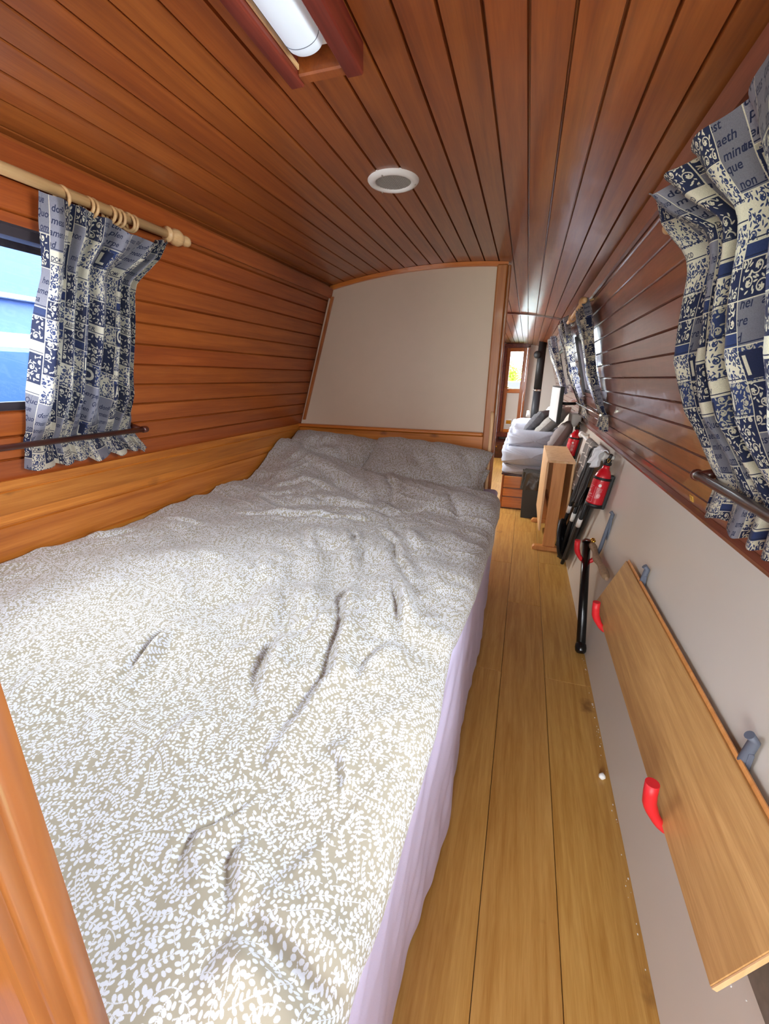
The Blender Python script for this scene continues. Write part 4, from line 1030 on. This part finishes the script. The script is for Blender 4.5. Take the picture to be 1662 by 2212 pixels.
# gateleg table folded shut
root = empty('folding_table'); tag(root, 'pale beech gateleg table folded narrow with a brown end panel', 'table')
TX0, TX1, TY0, TY1 = .213, .418, 3.46, 4.28; ZT = .75
mb = MB(); mb.bbox(TX0, TX1, TY0, TY1, ZT - .018, ZT, r=.003); mb.build('tabletop', M['beech'], root)
for x in (TX0, TX1 - .017):
    mb = MB(); mb.bbox(x, x + .017, TY0 + .03, TY1, .16, ZT - .022, r=.003); mb.build('drop_leaf', M['beech'], root)
for y in (TY0 + .03, TY1 - .06):
    mb = MB(); mb.bbox(TX0 + .048, TX1 - .062, y, y + .022, .03, ZT - .019, r=.002); mb.build('end_panel', M['beech_dark'], root)
    mb = MB(); mb.prism([(TX0 - .03, 0), (TX1 - .02, 0), (TX1 - .02, .022), (TX1 - .03, .034), (TX0 - .015, .034), (TX0 - .03, .02)], y - .018, y + .036); mb.build('foot', M['beech_dark'], root)
mb = MB(); mb.bbox(TX0 + .06, TX0 + .08, TY0 + .06, TY1 - .06, .30, .34, r=.002); mb.build('stretcher', M['beech_dark'], root)
for x in (TX0 + .022, TX1 - .042):
    mb = MB(); mb.bbox(x, x + .02, TY0 + .45, TY0 + .62, .04, ZT - .022, r=.002); mb.build('gate_leg', M['beech_dark'], root)
settle(root, ((TX0 + TX1) / 2, (TY0 + TY1) / 2, 0))

# bin beside the sofa
root = empty('waste_bin'); tag(root, 'tall black bin with a dark liner bag folded over its rim', 'bin')
def frustum(x0, x1, y0, y1, z0, z1, ins): 
    mb = MB(); n = 0
    mb.v += [(x0 + ins, y0 + ins, z0), (x1 - ins, y0 + ins, z0), (x1 - ins, y1 - ins, z0), (x0 + ins, y1 - ins, z0), (x0, y0, z1), (x1, y0, z1), (x1, y1, z1), (x0, y1, z1)]
    for f in ((0, 3, 2, 1), (4, 5, 6, 7), (0, 1, 5, 4), (1, 2, 6, 5), (2, 3, 7, 6), (3, 0, 4, 7)): mb.face(f)
    return mb
frustum(.065, .245, 4.30, 4.50, 0, .42, .012).build('bin_body', M['bin'], root)
P = []; nb_ = 48
for j in range(9):
    t = j / 8; z = .465 - .17 * t
    for i in range(nb_):
        a = 2 * PI * i / nb_; cx_, cy_ = .155, 4.40; ex = .098 + .008 * t + .007 * math.sin(a * 9 + t * 3) + .005 * mn.noise(Vector((a * 3, t * 4, 0)))
        sx_ = math.copysign(abs(math.cos(a)) ** .45, math.cos(a)); sy_ = math.copysign(abs(math.sin(a)) ** .45, math.sin(a))
        P.append((cx_ + ex * sx_, cy_ + (ex + .008) * sy_, z + (.008 * math.sin(a * 7) if j in (0, 8) else 0)))
mb = MB(); mb.grid(P, nb_, 9, wrap=True); n0 = len(mb.v); mb.v += P[:nb_]; mb.face([n0 + i for i in range(nb_)]); mb.build('liner_bag', M['bag'], root)
settle(root, (.155, 4.40, 0))

# sofa bed with drawers
root = empty('sofa_bed'); tag(root, 'low pine sofa bed with drawers in the far cabin', 'sofa bed')
SX0, SX1, SY0, SY1 = -.150, .425, 4.58, 6.7
mb = MB(); mb.bbox(SX0 + .01, SX1, SY0 + .012, SY1, 0, .37, r=.004); mb.build('base', M['dark_wood'], root)
mb = MB(); mb.bbox(SX0, SX0 + .02, SY0, SY0 + .03, 0, .37, r=.003); mb.build('corner_post', M['pine_z'], root)
for i, (za, zb_) in enumerate(((.015, .13), (.14, .225), (.235, .36))):
    mb = MB(); mb.bbox(SX0 + .022, .10, SY0 - .004, SY0 + .02, za, zb_, r=.004, bid=i * 1.7); dr = mb.build('drawer', M['pine_x'], root)
mb = MB(); mb.bbox(SX0 - .01, SX1, SY0 + .01, SY1, .37, .385, r=.003); mb.build('platform', M['dark_wood'], root)
settle(root, (.15, 5.6, 0))
def softblock(name, x0, x1, y0, y1, z0, z1, mat, label, cat, seed=0, amp=.012, nx=40, ny=60):
    """rounded, wrinkled folded cloth as a closed skin"""
    mb = MB(); secs = []
    K = 56; nyy = ny
    for j in range(nyy):
        t = j / (nyy - 1); y = y0 + (y1 - y0) * t; e = min(1, min(t, 1 - t) / .04); e = math.sqrt(max(0, 1 - (1 - e) ** 2)) * .92 + .08
        for i in range(K):
            a = 2 * PI * i / K; cx_ = math.copysign(abs(math.cos(a)) ** .35, math.cos(a)); cz_ = math.copysign(abs(math.sin(a)) ** .35, math.sin(a))
            w = amp * (mn.noise(Vector((math.cos(a) * 2, y * 5, math.sin(a) * 6 + seed))) + .6 * math.sin(math.sin(a) * 16 + 3 * mn.noise(Vector((y * 2, seed, 0)))))
            secs.append(((x0 + x1) / 2 + cx_ * ((x1 - x0) / 2 * e + w), y, (z0 + z1) / 2 + cz_ * ((z1 - z0) / 2 * e + w)))
    mb.grid(secs, K, nyy, wrap=True); mb.face(list(range(K))[::-1], 0, True); mb.face([(nyy - 1) * K + i for i in range(K)], 0, True)
    o = mb.build(name, mat); tag(o, label, cat); return o
softblock('mattress', SX0 - .015, SX1, SY0 - .02, SY1, .375, .50, M['blanket'], 'pale grey mattress on the pine sofa bed in the far cabin', 'mattress', 1, .006)
softblock('blanket', SX0 - .028, SX1 - .01, SY0 - .045, 6.3, .485, .665, M['blanket'], 'thick grey blanket folded on the sofa bed, lower of two', 'blanket', 4, .014)
softblock('duvet', SX0 + .015, SX1 - .02, SY0 + .03, 6.4, .655, .815, M['blanket'], 'pale blue grey duvet folded on top of the sofa bed', 'duvet', 7, .016)
pillow('cushion', (.16, 5.0, .90), .30, .34, .13, (R_(0), R_(-52), R_(-25)), 'charcoal fluffy cushion leaning at the front of the sofa bed pile', M['cushion_dark'], 'cushion', seed=2, n=36)
pillow('cushion', (.29, 4.95, .90), .44, .42, .13, (R_(0), R_(-48), R_(-15)), 'large grey knitted cushion leaning against the far right wall', M['cushion_grey'], 'cushion', seed=4, n=36)
pillow('cushion', (.37, 4.62, .80), .34, .34, .13, (R_(0), R_(-62), R_(-10)), 'round taupe cushion behind the folded table', M['cushion_taupe'], 'cushion', seed=6, n=36)
pillow('cushion', (.31, 5.75, .93), .40, .40, .12, (R_(0), R_(-50), R_(-20)), 'white cushion at the far end of the sofa bed', M['white_cloth'], 'cushion', seed=8, n=36)

# television on a wall arm
root = empty('television'); tag(root, 'flat black television on an arm by the far window', 'television')
ta = math.radians(4); mt = Matrix.Translation((.295, 4.25, 1.12)) @ Matrix.Rotation(R_(4), 4, 'Z')
mb = MB(); mb.bbox(-.004, .030, 0, .58, -.165, .165, r=.004, mat=mt); mb.build('casing', M['black'], root)
mb = MB(); mb.box(-.006, -.0042, .012, .568, -.150, .153, mat=mt); 
M['screen'] = plain('tv_screen_reflection', (205, 206, 206), .5, var=.02); mb.build('screen', M['screen'], root)  # reflected light is put into the pale grey of the screen
mb = MB(); mb.tube([(.32, 4.5, 1.13), (.37, 4.42, 1.13), (.455, 4.5, 1.13)], .014, 10); mb.build('arm', M['black'], root)
mb = MB(); mb.bbox(.028, .055, .16, .42, -.08, .06, r=.004, mat=mt); mb.build('back_box', M['black'], root)
settle(root, (.295, 4.5, 1.12))
mb = MB(); mb.tube([(.47 + .01 * math.sin(t * 9), 4.3 + .38 * t, .93 - .10 * math.sin(PI * t)) for t in np.linspace(0, 1, 18)], .003, 6)
o = mb.build('cable', M['black']); tag(o, 'thin black cable looping on the wall under the television', 'cable')
mb = MB(); mb.bbox(.455, .545, 4.62, 4.95, .90, 1.03, r=.01); o = mb.build('socket_box', M['white_paint']); tag(o, 'white box on the right wall under the far window', 'box')

# stove with flue pipe
root = empty('stove'); tag(root, 'black solid fuel stove with a tall flue pipe', 'stove')
mb = MB(); mb.bbox(-.01, .34, 7.25, 7.65, .12, .50, r=.01); mb.build('firebox', M['black'], root)
for x in (.02, .31):
    for y in (7.29, 7.61): mb = MB(); mb.tube([(x, y, 0), (x, y, .13)], .016, 8); mb.build('leg', M['black'], root)
mb = MB(); mb.tube([(.160, 7.30, .50), (.160, 7.30, 1.18)], .058, 24); mb.build('flue_pipe', M['flue'], root)
mb = MB(); mb.tube([(.160, 7.30, 1.18), (.160, 7.30, 1.92)], .058, 24); mb.build('flue_pipe', M['black'], root)
mb = MB(); mb.tube([(.160, 7.30, 1.165), (.160, 7.30, 1.195)], .060, 24); mb.build('flue_collar', M['steel'], root)
mb = MB(); mb.lathe([(.03, 0), (.052, .005), (.055, .05), (.05, .06), (.001, .062)], (.115, 7.24, 1.70), (-.5, -1, 0), 18); mb.build('damper_box', M['black'], root)
settle(root, (.16, 7.45, 0))
mb = MB(); mb.bbox(-.03, .46, 8.20, 8.249, 0, .46, r=.003); o = mb.build('hearth', M['stone']); tag(o, 'red brown tiled hearth panel behind the stove', 'hearth')
mb = MB(); mb.tube([(.06, 6.9, .80), (.055, 6.9, .89)], [.03, .018], 14); o = mb.build('kettle', M['white_plastic']); tag(o, 'small white jug just behind the folded duvet', 'jug')

# far door
root = empty('door_1'); struct(root)
y = 8.20
def fr(name, x0, x1, z0, z1, mat, par=root, y0=8.20, y1=8.245, r=.004): mb = MB(); mb.bbox(x0, x1, y0, y1, z0, z1, r=r); return mb.build(name, mat, par)
fr('door_stile', DX0, DX0 + .065, .40, 1.86, M['pine_z']); fr('door_stile', DX1 - .075, DX1 - .012, .40, 1.86, M['pine_z'])
fr('door_rail', DX0 + .06, DX1 - .07, 1.80, 1.86, M['pine_x']); fr('door_rail', DX0 + .06, DX1 - .07, 1.10, 1.175, M['pine_x']); fr('door_rail', DX0 + .06, DX1 - .07, .40, .455, M['pine_x'])
fr('door_panel', DX0 + .06, DX1 - .07, .45, 1.11, M['white_paint'], y0=8.212, y1=8.235)
fr('window_pane', DX0 + .06, DX1 - .07, 1.17, 1.805, M['glass'], y0=8.222, y1=8.226, r=.0005)
fr('door_vent', -.320, -.190, .53, .64, M['white_plastic'], y0=8.20, y1=8.214); fr('door_vent_grille', -.298, -.212, .552, .618, M['brass'], y0=8.196, y1=8.202, r=.001)
mb = MB(); mb.tube([(DX0 + .035, 8.20, 1.20), (DX0 + .035, 8.16, 1.20), (DX0 + .09, 8.155, 1.19)], .009, 10); mb.build('door_handle', M['brass'], root)
settle(root, (-.22, 8.22, .4))
root = empty('door_frame_far'); struct(root)
fr('jamb', DX0 - .05, DX0, 0, 1.89, M['red_wood'], root, 8.17, 8.26); fr('jamb', DX1 - .010, DX1 + .030, .0, 1.89, M['pine_z'], root, 8.17, 8.26); fr('lintel', DX0 - .05, DX1 + .03, 1.86, 1.93, M['red_wood'], root, 8.17, 8.26); fr('sill', DX0 - .05, DX1 + .03, .32, .40, M['red_wood'], root, 8.10, 8.26)
settle(root, (-.22, 8.2, 0))
root = empty('step_unit'); tag(root, 'dark wooden step unit with a small knob below the far door', 'step')
mb = MB(); mb.bbox(-.80, -.06, 7.70, 8.16, 0, .28, r=.005); mb.build('step_body', M['dark_wood'], root)
mb = MB(); mb.bbox(-.78, -.08, 7.685, 7.702, .16, .26, r=.003); dr = mb.build('drawer', M['dark_wood'], root)
mb = MB(); mb.lathe([(.006, 0), (.006, .012), (.013, .018), (.013, .028), (.004, .034)], (-.40, 7.69, .205), (0, -1, 0), 12); kb = mb.build('knob', M['brass'], dr)
settle(root, (-.43, 7.93, 0)); 

# small marks on walls and floor
root = empty('sticker'); tag(root, 'small yellow label at the lower edge of the right cladding', 'sticker')
mt = Matrix.Translation((xwr(.985), 1.57, .985)) @ Matrix(((NR.x, 0, -NR.z * -1, 0), (0, 1, 0, 0), (NR.z, 0, NR.x * -1, 0), (0, 0, 0, 1)))
mb = MB(); mb.box(.0005, .0018, -.014, .014, -.010, .010, mat=mt); mb.build('label_face', M['yellow'], root)
mb = MB()
for k in (-.005, 0, .005): mb.box(.0018, .0021, -.010, .010, k - .0008, k + .0008, mat=mt)
mb.build('label_print', M['yellow_dark'], root); settle(root, (xwr(.985), 1.57, .985))
mb = MB(); P = []
for j in range(9):
    for i in range(14):
        a = PI * j / 8; b = 2 * PI * i / 14; r = .011 * (1 + .25 * mn.noise(Vector((j * .7, i * .5, 1))))
        P.append((.402 + r * math.sin(a) * math.cos(b), 1.325 + r * math.sin(a) * math.sin(b), .010 + r * math.cos(a)))
mb.grid(P, 14, 9, wrap=True); o = mb.build('filler_lump', M['white_plastic']); tag(o, 'small white lump of filler on the floor by the right wall', 'lump')
mb = MB(); rn = random.Random(3)
for _ in range(45):
    y_ = rn.uniform(.45, 2.2); x_ = .425 - abs(rn.gauss(0, .006)); r = rn.uniform(.0005, .0014)
    mb.box(x_ - r, x_ + r, y_ - r * 1.5, y_ + r * 1.5, .0001, r * 1.5)
o = mb.build('crumbs', M['white_plastic']); tag(o, 'tiny pale crumbs of filler along the foot of the right wall', 'debris', kind='stuff')
mb = MB()
for _ in range(60):
    y_ = rn.gauss(.80, .07) if rn.random() < .6 else rn.gauss(.72, .1); z_ = rn.uniform(.24, .36) if rn.random() < .6 else rn.uniform(.68, .80); r = rn.uniform(.0006, .002)
    x_ = .43 + .1405 * z_; mb.box(x_ - .0015, x_ + .001, y_ - r, y_ + r, z_ - r, z_ + r)
o = mb.build('paint_specks', M['white_plastic']); tag(o, 'white specks and scuffs on the cream panel around the board', 'debris', kind='stuff')

# ------------------------------------------------------------------ outside
root = empty('moored_boat'); tag(root, 'blue boat with white lines moored outside the left window', 'boat')
mb = MB(); mb.bbox(-6.2, -3.2, -6, 9, -.6, 1.50, r=.03); mb.build('hull', M['blue_hull'], root)
mb = MB(); mb.prism([(-5.9, 1.50), (-3.45, 1.50), (-3.6, 2.35), (-5.7, 2.35)], -4, 7); mb.build('cabin', M['blue_hull'], root)
mb = MB(); mb.box(-3.56, -3.45, -4, 7, 1.83, 1.86); mb.box(-3.50, -3.40, -4, 7, 1.50, 1.60); mb.build('white_line', M['white_hull'], root)
settle(root, (-4.7, 1.5, -.6))
mb = MB(); mb.box(-60, 60, -40, 80, -.9, -.62); o = struct(mb.build('ground_outside', M['grass']))
root = empty('tree'); tag(root, 'yellow green tree seen through the far door window', 'tree')
mb = MB(); mb.tube([(-1.3, 30, -.6), (-1.28, 30, 1.5)], .12, 8); mb.build('trunk', M['bark'], root)
mb = MB(); rn = random.Random(8)
for _ in range(1600):
    c = Vector((-1.35 + rn.gauss(0, .42), 30 + rn.gauss(0, .4), 1.50 + rn.gauss(0, .34))); d = Vector((rn.gauss(0, 1), rn.gauss(0, 1), rn.gauss(0, 1))).normalized() * .09; e = d.orthogonal().normalized() * .05
    n = len(mb.v); mb.v += [tuple(c - d), tuple(c + e), tuple(c + d), tuple(c - e)]; mb.face((n, n + 1, n + 2, n + 3))
mb.build('crown', M['leaf'], root); settle(root, (-1.3, 30, -.6))
root = empty('far_boat'); tag(root, 'dark roofed boat with white gunwale seen low through the far door window', 'boat')
mb = MB(); mb.bbox(-1.6, .2, 13.0, 17, -.6, .98, r=.02); mb.build('hull', M['white_hull'], root)
mb = MB(); mb.prism([(-1.3, .98), (.1, .98), (.0, 1.25), (-1.15, 1.25)], 13.3, 16.8); mb.build('roof', M['slate'], root)
settle(root, (-.7, 15, -.6))
